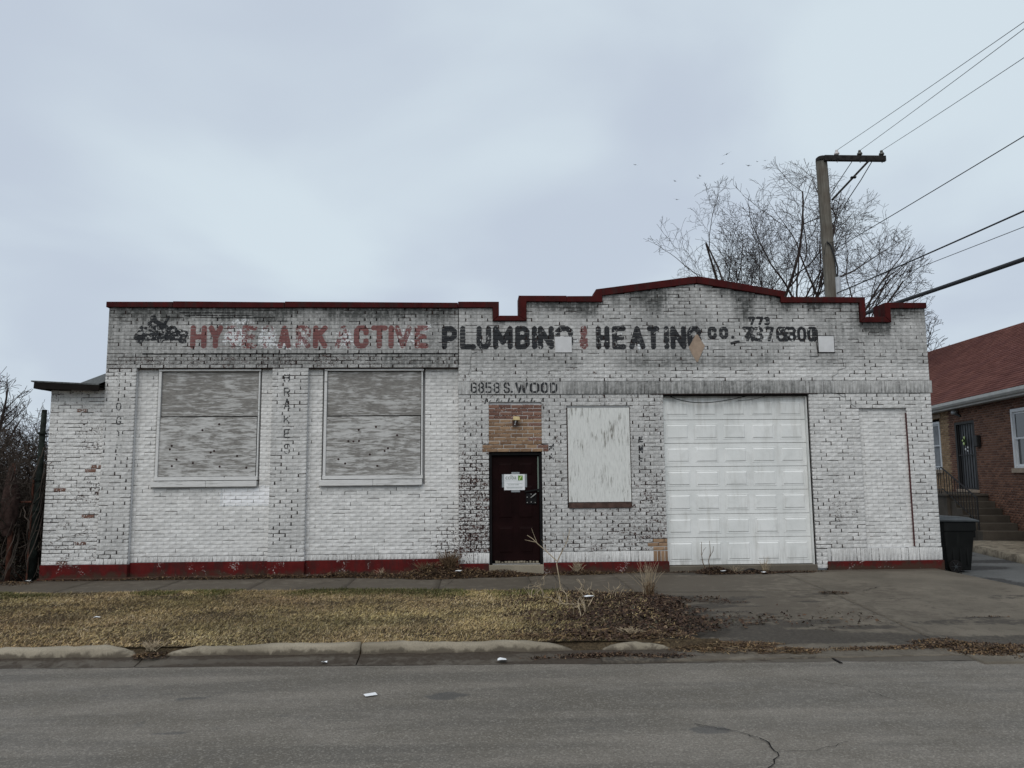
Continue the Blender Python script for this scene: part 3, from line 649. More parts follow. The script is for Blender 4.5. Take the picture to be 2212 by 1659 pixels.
cop([(4.264, 5.49), (5.91, 5.22), (5.91, 5.108), (7.47, 5.108), (7.47, 4.722), (7.585, 4.83), (7.585, 5.22), (5.97, 5.222), (6.03, 5.33), (4.36, 5.62), (4.264, 5.625)], -.008)
cop([(7.474, 4.72), (8.08, 4.72), (7.97, 4.828), (7.588, 4.828)], -.006)
cop([(7.973, 4.83), (8.083, 4.722), (8.083, 5.0), (XR+.02, 5.0), (XR+.02, 5.11), (7.973, 5.11)], -.008)

# ---- openings of the left half
def bay_window(x0, x1):
    wd = empty('boarded_window', (0, 0, 0)); wd.parent = bld
    m = MB(); m.box(x0-.045, x0+.005, .06, .24, 1.83, 3.80); m.box(x1-.005, x1+.022, .085, .24, 1.83, 3.80); m.box(x0-.045, x1+.04, .05, .24, 3.80, 3.835)
    m.box(x0-.05, x1+.03, .045, .24, 1.765, 1.832); m.build('frame', M['white_wood'], wd, bevel=.004)
    MB().box(x0+.012, x1-.012, .098, .118, 2.955, 3.785).build('plywood_board', M['ply_grey'], wd, bevel=.002)
    MB().box(x0+.005, x1-.018, .082, .102, 1.838, 2.935).build('plywood_board', M['ply_patchy'], wd, bevel=.002)
    MB().box(x0+.01, x1-.01, .12, .14, 1.84, 3.80).build('backing', M['black_gap'], wd)
    sl = MB(); xm = (x0+x1)/2; sl.box(x0-.10, xm-.002, .02, .20, 1.645, 1.752); sl.box(xm+.002, x1+.02, .022, .20, 1.645, 1.752)
    sl.build('sill', M['white_wood'], wd, bevel=.006)
    for k in range(12):
        px, pz = random.uniform(x0+.15, x1-.15), random.uniform(1.95, 2.85)
        MB().lathe((px, .083, pz), [(.022, -.003), (.012, -.007)], 6, 'Y').build('bolt', M['dark_steel'], wd)
bay_window(-5.91, -4.11); bay_window(-2.84, -1.06)
for a, b in ((-6.345, -3.84), (-3.18, -.36)):
    MB().box(a+.002, b-.002, .035, .2, 3.838, 3.853).build('lintel', M['dark_steel'], bld)

# ---- door
dr = empty('door', (0, 0, 0)); dr.parent = bld
m = MB(); m.box(.212, .262, .03, .2, .17, 2.24); m.box(1.158, 1.208, .03, .2, .17, 2.24); m.box(.262, 1.158, .03, .2, 2.185, 2.24); m.build('frame', M['door_frame'], dr, bevel=.006)
MB().box(.262, 1.158, .16, .17, .17, 2.2).build('backing', M['black_gap'], dr)
m = MB(); m.box(.266, 1.154, .085, .125, .235, 2.18)
m.build('door_leaf', M['door_dark'], dr, bevel=.004)
def emb(mb, x0, x1, z0, z1, Y, a=.018, b=.02, d=.007):
    R = [(x0, x1, z0, z1, Y-.0015), (x0+a*.3, x1-a*.3, z0+a*.3, z1-a*.3, Y-.0015-d*.3), (x0+a, x1-a, z0+a, z1-a, Y+.004-.006), (x0+a+b, x1-a-b, z0+a+b, z1-a-b, Y-d-.003)]
    V = []; F = []
    for q in R: V += [(q[0], q[4], q[2]), (q[1], q[4], q[2]), (q[1], q[4], q[3]), (q[0], q[4], q[3])]
    for i in range(3):
        for k in range(4): F.append((i*4+k, i*4+(k+1) % 4, i*4+4+(k+1) % 4, i*4+4+k))
    F.append((12, 13, 14, 15)); mb.add(V, F)
for x0, x1 in ((.375, .665), (.755, 1.045)):
    for z0, z1 in ((.36, .86), (1.0, 1.62), (1.80, 2.05)):
        mb = MB(); emb(mb, x0, x1, z0, z1, .085); mb.build('door_panel', M['door_dark'], dr)
MB().box(.27, 1.15, .02, .15, .168, .185).build('threshold', M['steel_light'], dr)
m = MB()
for k in range(14): x = .32+k*.058; m.box(x, x+random.uniform(.03, .055), .07, .083, .19+random.uniform(0, .008), .215+random.uniform(0, .02))
m.build('weather_strip', M['curb'], dr)
m = MB(); m.box(.90, 1.10, .066, .084, 1.27, 1.47); m.bar((.88, .06, 1.50), (1.17, .055, 1.545), .02, .03); m.bar((1.17, .055, 1.54), (1.17, .055, 1.38), .02, .03); m.build('lock_guard', M['door_frame'], dr, bevel=.004)
MB().bar((.99, .04, 1.39), (1.09, .035, 1.47), .016).build('handle', M['steel_light'], dr)
for px, pz in ((.925, 1.30), (1.0, 1.31), (1.075, 1.30), (.925, 1.40), (1.0, 1.455)): MB().lathe((px, .062, pz), [(.012, 0), (.008, -.01)], 8, 'Y').build('bolt', M['steel_light'], dr)
MB().box(1.125, 1.150, .074, .084, 1.5, 2.16).build('door_edge_strip', M['ink_grey'], dr)
# notice taped on the door: a thing of its own
nz = empty('door_notice', (.69, .08, 1.68), 0, 'white printed notice with a green leaf logo taped to the dark door by grey tape', 'notice')
m = MB(); m.box(-.235, .245, -.002, .004, .15, .19); m.box(-.235, -.195, -.003, .003, -.215, .149); m.box(.195, .235, -.003, .003, -.17, .149); m.box(-.235, .265, -.0045, .001, -.185, -.145)
m.build('tape', M['tape'], nz)
MB().box(-.195, .195, -.008, -.0045, -.145, .15).build('paper', M['paper'], nz)
def word(txt, size, x, z, name, m, parent, y=-.0095, sx=1, ext=.0004):
    cu = bpy.data.curves.new('word', 'FONT'); cu.body = txt; cu.size = size; cu.extrude = ext
    o = bpy.data.objects.new('word', cu); COL.objects.link(o); dg = bpy.context.evaluated_depsgraph_get(); dg.update()
    me = bpy.data.meshes.new_from_object(o.evaluated_get(dg)); bpy.data.objects.remove(o)
    me.materials.clear(); me.materials.append(m); o = link(name, me, parent); o.rotation_euler = (math.pi/2, 0, 0); o.location = (x, y, z); o.scale = (sx, 1, 1); return o
word('cclba', .112, -.172, .055, 'printed_word', M['ink_grey'], nz, sx=.93)
MB().box(.068, .155, -.0098, -.0092, .035, .125).build('logo_square', M['ink_green'], nz, bevel=.0)
MB().prism([(.085, .042), (.10, .04), (.115, .08), (.145, .118), (.12, .113), (.098, .09)], -.0112, -.0102).build('logo_leaf', M['ink_lime'], nz)
word('GLB-WEB ADMIN', .026, -.125, -.055, 'printed_word', M['ink_grey'], nz, sx=1.05)
m = MB(); m.box(-.175, .10, -.0097, -.0092, .024, .027); m.box(-.15, .15, -.0097, -.0092, -.025, -.022); m.box(-.16, .16, -.0097, -.0092, -.088, -.085); m.box(-.15, .15, -.0097, -.0092, -.10, -.097); m.box(-.14, .14, -.0097, -.0092, -.112, -.109); m.build('printed_lines', M['ink_grey'], nz)
# lamp over the door
lp = empty('wall_lamp', (0, 0, 0)); lp.parent = bld
MB().box(.655, .755, -.04, -.004, 2.735, 2.85).build('back_box', M['brown_wood'], lp, bevel=.004)
MB().prism([(.665, 2.835), (.79, 2.835), (.785, 2.90), (.67, 2.905)], -.15, -.04).build('lamp_shade', M['yellow_plastic'], lp, bevel=.006)
MB().tube([(.70, -.06, 2.755), (.71, -.09, 2.80), (.72, -.09, 2.84)], .012, 8).build('bracket', M['paper'], lp)

# ---- boarded window of the right half
wd = empty('boarded_window', (0, 0, 0)); wd.parent = bld
MB().box(1.705, 2.885, .005, .022, 1.30, 3.072).build('plywood_board', M['ply_white'], wd, bevel=.002)
MB().box(1.682, 1.708, .03, .11, 1.30, 3.08).build('frame', M['brown_wood'], wd); MB().box(2.876, 2.898, .03, .11, 1.30, 3.08).build('frame', M['brown_wood'], wd)
MB().box(1.70, 2.88, -.035, .11, 1.19, 1.288).build('sill', M['brown_wood'], wd, bevel=.006)

# ---- garage door
gd = empty('garage_door', (0, 0, 0)); gd.parent = bld
q = N('garage_white_paint', .45, .4); p = q.pos(); a = q.noise(q.vmul(p, (7, 7, .9)), 1, 5, .65); b = q.noise(p, 1.6, 4, .6); f = q.noise(p, 50, 3)
c = q.mix(q.mr(b, .3, .7), (.70, .71, .69), (.80, .805, .785)); c = q.mix(q.ma('MULTIPLY', q.mr(a, .5, .75), .4), c, (.40, .385, .34)); c = q.mix(q.mr(q.noise(p, 3.3, 4, .6, 1), .5, .75, 0, .3), c, (.50, .50, .48))
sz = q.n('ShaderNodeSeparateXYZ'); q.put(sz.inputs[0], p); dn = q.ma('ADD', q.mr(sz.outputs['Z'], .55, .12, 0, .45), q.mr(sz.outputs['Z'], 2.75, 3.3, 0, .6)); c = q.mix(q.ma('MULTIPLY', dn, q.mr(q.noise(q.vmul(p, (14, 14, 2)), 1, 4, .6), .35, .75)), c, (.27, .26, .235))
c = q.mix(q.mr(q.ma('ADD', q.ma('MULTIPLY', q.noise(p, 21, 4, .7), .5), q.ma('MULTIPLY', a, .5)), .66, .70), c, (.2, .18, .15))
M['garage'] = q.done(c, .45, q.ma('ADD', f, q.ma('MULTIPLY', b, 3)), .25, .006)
gz = [.105, .61, 1.05, 1.50, 1.945, 2.39, 2.84, 3.275]
for i in range(7):
    z0, z1 = gz[i]+.003, gz[i+1]-.004; m = MB(); yy = .115+random.uniform(-.002, .003)
    m.box(3.555, 6.335, yy, yy+.04, z0, z1)
    for k in range(5):
        x0 = 3.60+k*.555; emb(m, x0, x0+.455, z0+.07, z1-.07, yy, .022, .02, .009)
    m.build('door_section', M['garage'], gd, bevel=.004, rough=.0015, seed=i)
m = MB(); m.box(6.338, 6.378, .04, .16, .06, 3.30); m.box(3.542, 3.552, .05, .16, .06, 3.30); m.box(3.552, 6.338, .06, .16, 3.278, 3.30); m.build('door_frame', M['garage'], gd)
m = MB(); m.box(6.352, 6.368, .02, .039, .08, 3.29); m.box(3.545, 6.37, .01, .055, 3.285, 3.318); m.build('weather_strip', M['black_gap'], gd)
MB().box(3.542, 6.378, -.02, .16, -.2, .098).build('garage_sill', M['concrete'], bld, bevel=.01)
MB().box(3.542, 6.378, .17, .18, .0, 3.33).build('backing', M['black_gap'], gd)
MB().box(3.3, 6.55, -.022, .03, 3.322, 3.333).build('lintel', M['dark_steel'], bld)
hc = MB(); hc.tube([(3.68+t*1.5/12, .03, 3.29-.16*math.sin(math.pi*(t/12)**.8)*.8) for t in range(13)], .008, 6); hc.tube([(5.0, .03, 3.2), (5.2, .03, 3.21), (5.45, .03, 3.26), (5.6, .03, 3.3)], .005, 6)
hc.build('loose_cable', M['black_gap'], bld)
# ---- plates and bare patch on the parapet wall
MB().box(1.485, 1.805, -.024, -.009, 4.135, 4.44).build('cover_plate', M['patch_white'], bld, bevel=.003)
MB().box(6.62, 6.93, -.024, -.009, 4.135, 4.45).build('cover_plate', M['patch_white'], bld, bevel=.003)
m = MB(); m.bar((6.575, -.014, 4.42), (6.605, -.014, 4.05), .014, .006); m.bar((6.60, -.014, 4.052), (6.43, -.014, 4.06), .010, .005)
m.box(6.605, 6.62, -.016, -.009, 4.125, 4.455); m.box(6.93, 6.942, -.016, -.009, 4.125, 4.455); m.box(6.605, 6.942, -.0155, -.009, 4.118, 4.135); m.box(6.605, 6.942, -.0155, -.009, 4.45, 4.462)
m.build('crack', M['black_gap'], bld)
m = MB(); m.prism([(4.075,4.235),(4.13,4.10),(4.215,3.945),(4.235,3.945),(4.31,4.10),(4.385,4.255),(4.33,4.35),(4.25,4.485),(4.21,4.47),(4.15,4.36)], -.017, -.009)
m.build('bare_patch', M['stucco'], bld, rough=.004, seed=2)
# stepped cracks following the joints, and the long open joint over the left bays
m = MB()
for k in range(28): x = -6.25+k*.21; m.box(x, x+.208, -.006, .004, 4.108+random.uniform(-.0012, .0012), 4.124+random.uniform(-.004, .008))
m.box(-.366, -.354, -.012, .004, 3.9, 4.98)
for pts in [[(6.98,4.02),(7.08,4.02),(7.08,3.93),(7.14,3.93),(7.14,3.83),(6.98,3.78),(6.98,3.72),(6.86,3.66),(6.86,3.58)],[(6.95,3.325),(7.05,3.26),(7.1,3.26),(7.1,3.19),(7.2,3.19),(7.2,3.12),(7.3,3.06)],[(.0,4.15),(-.1,4.12),(-.14,4.0),(-.13,3.85),(-.18,3.7)],[(-1.9,.55),(-1.9,.42)]]:
    for a, b in zip(pts[:-1], pts[1:]): m.bar((a[0], -.0095, a[1]), (b[0], -.0095, b[1]), .011, .003)
for a in [(-5.6,4.90,-4.6),(-5.5,4.845,-4.3),(-5.0,4.80,-4.2),(-4.2,4.74,-3.6)]:
    k = a[0]
    while k < a[2]: m.box(k, k+.19, -.006, .002, a[1], a[1]+.008+random.uniform(0, .004)); k += .21
m.build('crack', M['black_gap'], bld)
m = MB(); m.box(8.285, 8.296, -.002, .05, .41, 2.95); m.box(7.36, 8.285, .0, .05, 3.052, 3.062)
m.build('recess_edge', plain('dark_red_edge', (.09, .035, .035), .8), bld)
# ------------------------------------------------------------------ ground
def grid_sheet(name, xs, ys, zf, m, stf=None, parent=None, kind='structure', thick=0, warp=None):
    X, Y = np.meshgrid(xs, ys); x = X.ravel(); y = Y.ravel()
    if warp: y = warp(x, y)
    V = np.stack([x, y, zf(x, y)], 1); nx = len(xs); ny = len(ys)
    i = np.arange(nx-1); j = np.arange(ny-1); I, J = np.meshgrid(i, j); a = (J*nx+I).ravel(); F = np.stack([a, a+1, a+1+nx, a+nx], 1)
    A = np.zeros((len(V), 4))
    if stf is not None: A[:, 0], A[:, 1] = stf(x, y)
    if thick:
        n = len(V); V = np.concatenate([V, V-[0, 0, thick]]); A = np.concatenate([A, A])
        def edge(ix): return np.stack([ix[:-1]+n, ix[1:]+n, ix[1:], ix[:-1]], 1)
        b = np.arange(nx); t = b+(ny-1)*nx; l = np.arange(ny)*nx; r = l+nx-1
        F = np.concatenate([F, edge(b), edge(t[::-1]), edge(l[::-1]), edge(r)])
    o = mesh_np(name, V, F, m, parent, {'A': A}, smooth=False)
    if kind and parent is None: o['kind'] = kind
    return o
def blob(x, y, L):
    s = 0*x
    for cx, cy, rx, ry, a in L: s = np.maximum(s, a*np.clip(1.5-np.hypot((x-cx)/rx, (y-cy)/ry), 0, 1))
    return s
q = N('asphalt', .62, .4); p = q.pos(); st, br, _, _2 = q.attr('A')
n0 = q.noise(q.vmul(p, (.3, 2.2, 1)), 1, 6, .65); n1 = q.noise(p, 1.6, 4, .6); agg = q.noise(p, 85, 3, .75); ag2 = q.voro(p, 78, out='Color'); sp = q.n('ShaderNodeSeparateColor'); q.put(sp.inputs[0], ag2)
c = q.mix(q.mr(n0, .38, .62), (.112, .100, .083), (.20, .177, .147)); c = q.mix(q.mr(n1, .4, .7, 0, .6), c, (.118, .103, .081))
c = q.mix(q.mr(agg, .38, .66, .0, .75), c, (.066, .058, .046)); c = q.mix(q.mr(sp.outputs[0], .70, .98, 0, .38), c, (.34, .315, .27))
e = q.ma('ADD', st, q.mr(q.noise(p, 6, 5, .65), .25, .75, -.25, .25, False)); c = q.mix(q.mr(e, .4, .6, 0, .6), c, (.045, .045, .045))
c = q.mix(q.mr(q.ma('ADD', br, q.mr(q.noise(p, 4, 4, .6), .25, .75, -.3, .3, False)), .3, .7, 0, .75), c, (.035, .033, .03))
M['asphalt'] = q.done(c, q.mr(n1, .3, .7, .5, .72), q.ma('ADD', agg, q.ma('MULTIPLY', sp.outputs[0], .7)), .7, .008)
q = N('soil', .95, .1); p = q.pos(); n = q.noise(p, 3, 6, .7); f = q.noise(p, 40, 4, .7)
M['soil'] = q.done(q.mix(q.mr(f, .3, .7), q.mix(q.mr(n, .3, .7), (.05, .036, .022), (.12, .088, .05)), (.03, .022, .014)), .95, f, .9, .02)
q = N('far_ground', .95, .1); p = q.pos(); n = q.noise(p, .8, 6, .7); f = q.noise(p, 20, 4, .7)
M['far_ground'] = q.done(q.mix(q.mr(f, .3, .7), q.mix(q.mr(n, .35, .65), (.05, .042, .022), (.10, .08, .04)), (.035, .028, .018)), .95, f, .9, .03)

tr = MB(); tr.add([(-700,-700,-.26),(700,-700,-.26),(700,700,-.26),(-700,700,-.26)], [(0,1,2,3)])
tag(tr.build('ground', M['far_ground']), 'bare winter ground reaching the horizon', kind='structure')
ROADY = lambda x: -6.12-.045*x
def road_st(x, y):
    st = blob(x, y, [(-.31,-7.27,.19,.13,.9),(1.79,-8.35,.17,.11,.85),(3.2,-7.65,.25,.1,.4),(-2.6,-7.2,.2,.08,.6),(-2.4,-8.15,.12,.05,.8),(-5.0,-7.1,.6,.12,.35)])
    st = np.maximum(st, .34*ss(fbm(x*.35, y, 1.7, 23), .52, .75)); br = .8*(1-ss(np.abs(y-ROADY(x)), .0, .12)); return st, br
xs = np.concatenate([[-300, -80, -30, -14], np.linspace(-10, 10, 230), [14, 30, 80, 300]])
ys = np.concatenate([np.linspace(-17.5, -13.5, 6), np.linspace(-13, -5.6, 90)])
def roadz(x, y): return -.135+.012*(fbm(x, y, .8, 31)-.5)+.0*x
yq = ys
X_, Y_ = np.meshgrid(xs, ys)
def rwarp(x, y):
    t = np.clip((y+13)/7.4, 0, 1); lim = ROADY(np.clip(x, -12, 12))+.03*(fbm(x, 0*x, 2.2, 9)-.5)*2
    return np.where(y > -13, -13+t*(lim+13), y)
road = grid_sheet('road', xs, ys, roadz, M['asphalt'], road_st, warp=rwarp)
tag(road, 'damp grey asphalt street in front of the workshop')
def crackline(pts, w0, name, parent, z=-.128, seed=1):
    r = random.Random(seed); P = []
    for a, b in zip(pts[:-1], pts[1:]):
        n = max(2, int(math.hypot(b[0]-a[0], b[1]-a[1])/.045))
        for k in range(n): t = k/n; P.append((a[0]+(b[0]-a[0])*t+r.uniform(-.016, .016), a[1]+(b[1]-a[1])*t+r.uniform(-.016, .016)))
    P.append(pts[-1]); V = []; F = []
    for i, (x, y) in enumerate(P):
        a = P[max(i-1, 0)]; b = P[min(i+1, len(P)-1)]; dx, dy = b[0]-a[0], b[1]-a[1]; L = math.hypot(dx, dy)+1e-6; w = w0*r.uniform(.25, 1.0)
        zz = z if not callable(z) else z(x, y)
        V += [(x-dy/L*w/2, y+dx/L*w/2, zz), (x+dy/L*w/2, y-dx/L*w/2, zz)]
        if i: k = 2*i; F.append((k-2, k-1, k+1, k))
    m = MB(); m.add(V, F); return m.build(name, M['black_gap'], parent)
crackline([(1.72,-8.22),(1.98,-8.40),(2.14,-8.62),(2.10,-8.92),(1.95,-9.15),(1.77,-9.39),(1.6,-9.8)], .013, 'crack', road)
crackline([(2.12,-8.85),(2.42,-8.84),(2.58,-8.76),(2.72,-8.68)], .006, 'crack', road, seed=4)
crackline([(-5.2,-7.3),(-4.9,-7.12),(-4.5,-6.98)], .008, 'crack', road, seed=5)
crackline([(3.1,-7.0),(3.5,-7.3),(3.62,-7.75)], .006, 'crack', road, seed=6)

def padz(x, y): return np.where(y > -2.4, .002*np.sin(3*x), -.115*ss(y, -6.6, -2.0)*0-.118*np.clip((-2.4-y)/4.0, 0, 1))+.006*(fbm(x, y, 1.1, 41)-.5)
DAMP = [(3.3,-3.5,.35,.16,1.0),(4.0,-4.75,.35,.12,1.0),(3.55,-3.05,.5,.08,1.0),(3.0,-4.3,.3,.2,1.0),(4.9,-4.9,.6,.12,.9),(3.2,-3.9,.7,.12,.6),(4.0,-2.9,.5,.10,.6),(4.9,-3.3,.25,.08,.7),(3.9,-4.1,.2,.07,.8),(2.9,-2.85,.5,.18,.8),(6.3,-3.2,.6,.08,.45),(7.4,-4.9,.7,.1,.5),(6.0,-5.7,1.2,.35,.7),(2.9,-4.9,1.0,.45,.9),(2.6,-3.6,.6,.35,.7),(2.9,-3.9,.45,.5,.6),(4.3,-5.45,1.6,.22,.9),(3.05,-4.46,.30,.11,.9),(3.51,-4.68,.16,.07,.8),(4.43,-4.58,.50,.17,.75),(3.62,-3.26,.45,.13,.75),(3.0,-3.2,.8,.10,.5),(3.9,-3.55,.35,.06,.6),(6.64,-4.49,.35,.05,.7),(3.4,-5.15,1.3,.22,.85),(4.5,-5.35,1.2,.2,.8),(5.4,-5.6,.8,.2,.7),(2.3,-4.3,.9,1.0,.7),(2.7,-3.0,.5,.35,.6),(5.35,-2.7,.3,.06,.6),(6.3,-2.1,.5,.03,.5),(4.6,-.35,1.6,.25,.7),(7.9,-.3,.5,.1,.4)]
def pad_st(x, y):
    st = np.maximum(blob(x, y, DAMP), .55*ss(fbm(x*.5, y*1.6, 1.2, 51), .56, .78)*ss(-y, 1.5, 3.5))
    br = .30+.35*(1-ss(x, 3.5, 7.5))*ss(-y, -.2, 1.0)*(1-ss(-y, 2.2, 5)*.3)+.3*(fbm(x, y, .9, 61)-.5)+.5*(1-ss(-y, .1, .5)); return st, br
sw = empty('sidewalk', kind='structure', label='damp brownish concrete sidewalk along the workshop front')
def slab(x0, x1, y0, y1, step, skew=0, par=sw, zf=padz, m='concrete', stf=pad_st, nm='slab', th=.12):
    nx = max(2, int((x1-x0)/step)); ny = max(2, int((y1-y0)/step))
    return grid_sheet(nm, np.linspace(x0, x1, nx+1), np.linspace(y0, y1, ny+1), zf, M[m], stf, par, None, th)
x = -30.0
edges = []
k = 0
while x < 1.2:
    w_ = 1.545; slab(x+.006, x+w_-.006, -1.75 if x < -2 else -2.05, -.045, .12 if x > -9 else .8); x += w_
slab(x+.006, 2.78, -2.38, -.045, .08)
dwy = empty('driveway', kind='structure', label='stained concrete driveway apron sloping down to the street in front of the garage door')
def skewed(o, x_at):
    V = np.zeros(len(o.data.vertices)*3, np.float32); o.data.vertices.foreach_get('co', V); V = V.reshape(-1, 3); V[:, 0] += x_at(V[:, 1], V[:, 0]); o.data.vertices.foreach_set('co', V.ravel()); o.data.update(); return o
J = lambda y: .058*(y+.4)   # the slanting joint near x = 5.5
skewed(slab(2.79, 5.535, -2.405, .10, .06, par=dwy), lambda y, x: J(y)*ss(x, 3.5, 5.5))
skewed(slab(1.30, 5.535, -6.22, -2.42, .06, par=dwy), lambda y, x: J(y)*ss(x, 3.5, 5.5))
skewed(slab(5.55, 8.62, -6.55, -.045, .06, par=dwy), lambda y, x: J(y)*(1-ss(x, 5.6, 7.5)))
crackline([(5.2,-2.68),(5.9,-2.62),(6.4,-2.2),(6.87,-2.12),(7.2,-2.05)], .014, 'crack', dwy, z=.006, seed=7)
crackline([(3.1,-2.44),(4.2,-2.5),(5.1,-2.7),(5.6,-3.5)], .007, 'crack', dwy, z=lambda x, y: float(padz(np.array(x), np.array(y)))+.007, seed=8)
crackline([(1.38,-.2),(1.37,-1.0),(1.45,-2.0)], .010, 'crack', sw, z=.007, seed=9)
crackline([(-3.15,-1.75),(-2.7,-1.0),(-2.4,-.5)], .012, 'crack', sw, z=.007, seed=10)
crackline([(-5.0,-1.75),(-4.3,-1.2),(-4.2,-1.0)], .006, 'crack', sw, z=.007, seed=11)
crackline([(-.7,-2.0),(-.5,-1.2),(-.42,-.6)], .008, 'crack', sw, z=.007, seed=12)
M['alley'] = concrete('alley_asphalt', (.085, .087, .085), (.13, .132, .128), damp=(.028, .026, .025))
al = grid_sheet('alley', np.concatenate([np.linspace(8.66, 16, 70), [20, 30]]), np.concatenate([np.linspace(-6.5, 9, 130), [14, 30]]), lambda x, y: -.125+.015*(fbm(x, y, .7, 71)-.5), M['alley'],
    lambda x, y: (blob(x, y, [(9.9,.9,.9,.35,.9),(11.3,1.9,1.3,.3,.95),(10.9,3.1,.8,.25,.7),(9.3,-1.4,.3,1.4,.7)]), .2+0*x))
tag(al, 'grey asphalt alley between the workshop and the brick house')

# grass verge and kerb
def CB(x): return -5.70-.022*x   # back of the kerb
q = N('grass_blade', .8, .2); a_, b_, c_, d_ = q.attr('A')
q.b.inputs['Subsurface Weight'].default_value = 0
at = q.n('ShaderNodeAttribute', attribute_name='A')
M['blade'] = q.done(at.outputs['Color'])
def vz(x, y):
    return .015+.03*(fbm(x, y, 1.1, 81)-.4)-.02*ss(-y, 5.0, 5.6)
def verge_edge(x): return np.where(x < -2, -1.55-.02*(x+8), -1.72-.1*(x+2))
ye = lambda x: verge_edge(x)
gx = np.concatenate([[-40, -25, -14], np.linspace(-11, 2.6, 150)]); gy = np.linspace(0, 1, 40)
X, T = np.meshgrid(gx, gy); x = X.ravel(); t = T.ravel(); y1 = np.where(x < 1.2, verge_edge(x), -2.42); y0 = CB(x)+.02; y = y0+(y1-y0)*t; x = x+ss(x, 1.5, 2.6)*(.75*(fbm(0*x, y, 1.3, 19)-.5)*2-.12)
nx = len(gx); I, Jx = np.meshgrid(np.arange(nx-1), np.arange(len(gy)-1)); a = (Jx*nx+I).ravel()
vg = mesh_np('verge', np.stack([x, y, np.where(x < 1.2, vz(x, y)-.012, np.maximum(padz(x, y)+.003, (vz(x, y)-.012)*(1-ss(x, 1.6, 2.3))+(padz(x, y)+.006)*ss(x, 1.6, 2.3)))], 1), np.stack([a, a+1, a+1+nx, a+nx], 1), M['soil']); tag(vg, 'soil strip of the grass verge between sidewalk and kerb', kind='structure')

def blades(name, n, xy, hgt, wid, lean, cols, seed, parent=None, label=None, flat=.5, windx=.7):
    g = np.random.default_rng(seed); x, y, z = xy(g, n); n = len(x)
    L = hgt[0]+(hgt[1]-hgt[0])*g.random(n); az = g.normal(0, 1.1, n)+(0 if windx > 0 else 0); el = np.radians(np.clip(g.normal(lean, 16, n), 3, 88))
    dx, dy, dz = np.cos(az)*np.cos(el), np.sin(az)*np.cos(el), np.sin(el); w = wid*(.6+.8*g.random(n))
    px, py = -np.sin(az), np.cos(az); b = np.stack([x, y, z], 1); d = np.stack([dx, dy, dz], 1)*L[:, None]; s = np.stack([px, py, .35*g.normal(size=n)], 1)*w[:, None]/2
    mid = b+d*.55+[0, 0, 1]*(.12*L[:, None]); V = np.stack([b-s, b+s, mid+s*.8, mid-s*.8, b+d], 1).reshape(-1, 3)
    k = np.arange(n)*5; F1 = np.stack([k, k+1, k+2, k+3], 1); F2 = np.stack([k+3, k+2, k+4, k+4], 1)
    F = np.concatenate([F1]); 
    c = np.array(cols)[g.integers(0, len(cols), n)]*(.7+.6*g.random((n, 1)))*(.30+1.25*fbm(x*.6, y*1.3, 1.5, 301)[:, None])*np.stack([np.ones(n), 1+.20*(fbm(x, y, .7, 311)-.62), 1-.2*(fbm(x, y, .9, 321)-.5)], 1)
    A = np.concatenate([np.repeat(c, 5, 0), np.ones((5*n, 1))], 1)
    V2 = np.concatenate([V, ]); tri = np.stack([k+3, k+2, k+4], 1)
    me_o = mesh_np(name, V2, F1, M['blade'], parent, {'A': A})
    # add the tips through a second mesh merged into the first
    me = me_o.data; nl = len(me.loops); npg = len(me.polygons)
    me.loops.add(tri.size); me.polygons.add(len(tri)); ls = np.concatenate([np.arange(0, nl, 4), nl+np.arange(0, tri.size, 3)]).astype(np.int32)
    vi = np.concatenate([F1.ravel(), tri.ravel()]).astype(np.int32); me.loops.foreach_set('vertex_index', vi); me.polygons.foreach_set('loop_start', ls); me.update(calc_edges=True)
    me_o['kind'] = 'stuff'
    if label: me_o['label'] = label
    return me_o
STRAW = [(.50,.38,.17),(.46,.34,.16),(.42,.32,.15),(.34,.255,.12),(.46,.36,.19),(.25,.19,.10),(.28,.24,.10),(.52,.43,.27),(.15,.11,.065),(.21,.155,.09)]
def verge_xy(g, n):
    x = g.uniform(-11.5, 2.4, n); y0 = CB(x)+.0; y1 = verge_edge(x)+.03*g.normal(size=n)-.05; y = y0+(y1-y0)*g.random(n)
    d = fbm(x, y*1.4, 1.6, 91); pat = ss(d, .28, .5)
    mud = np.clip(ss(x, .5, 1.5)+ (1.3-np.hypot((x+.0)/1.0, (y+3.4)/.35)).clip(0, 1)*.8+(1.3-np.hypot((x+6)/.5, (y+2.9)/.2)).clip(0, 1)*.8, 0, 1)
    keep = g.random(n) < (.35+.65*pat)*(1-.92*mud)
    x, y = x[keep], y[keep]; return x, y, vz(x, y)-.006
blades('grass', 270000, verge_xy, (.022, .06), .0042, 17, STRAW, 5, label='matted dormant straw-yellow grass on the verge')
GREEN = [(.10,.10,.03),(.075,.085,.028),(.13,.12,.045)]
def green_xy(g, n):
    x = g.uniform(-8, 1.3, n); y = verge_edge(x)-.05-abs(g.normal(0, .35, n)); k = g.random(n) < ss(fbm(x, y, 1.2, 77), .45, .62); x, y = x[k], y[k]; return x, y, vz(x, y)
blades('green_grass', 26000, green_xy, (.02, .06), .006, 35, GREEN, 8, label='greener low growth near the sidewalk edge')

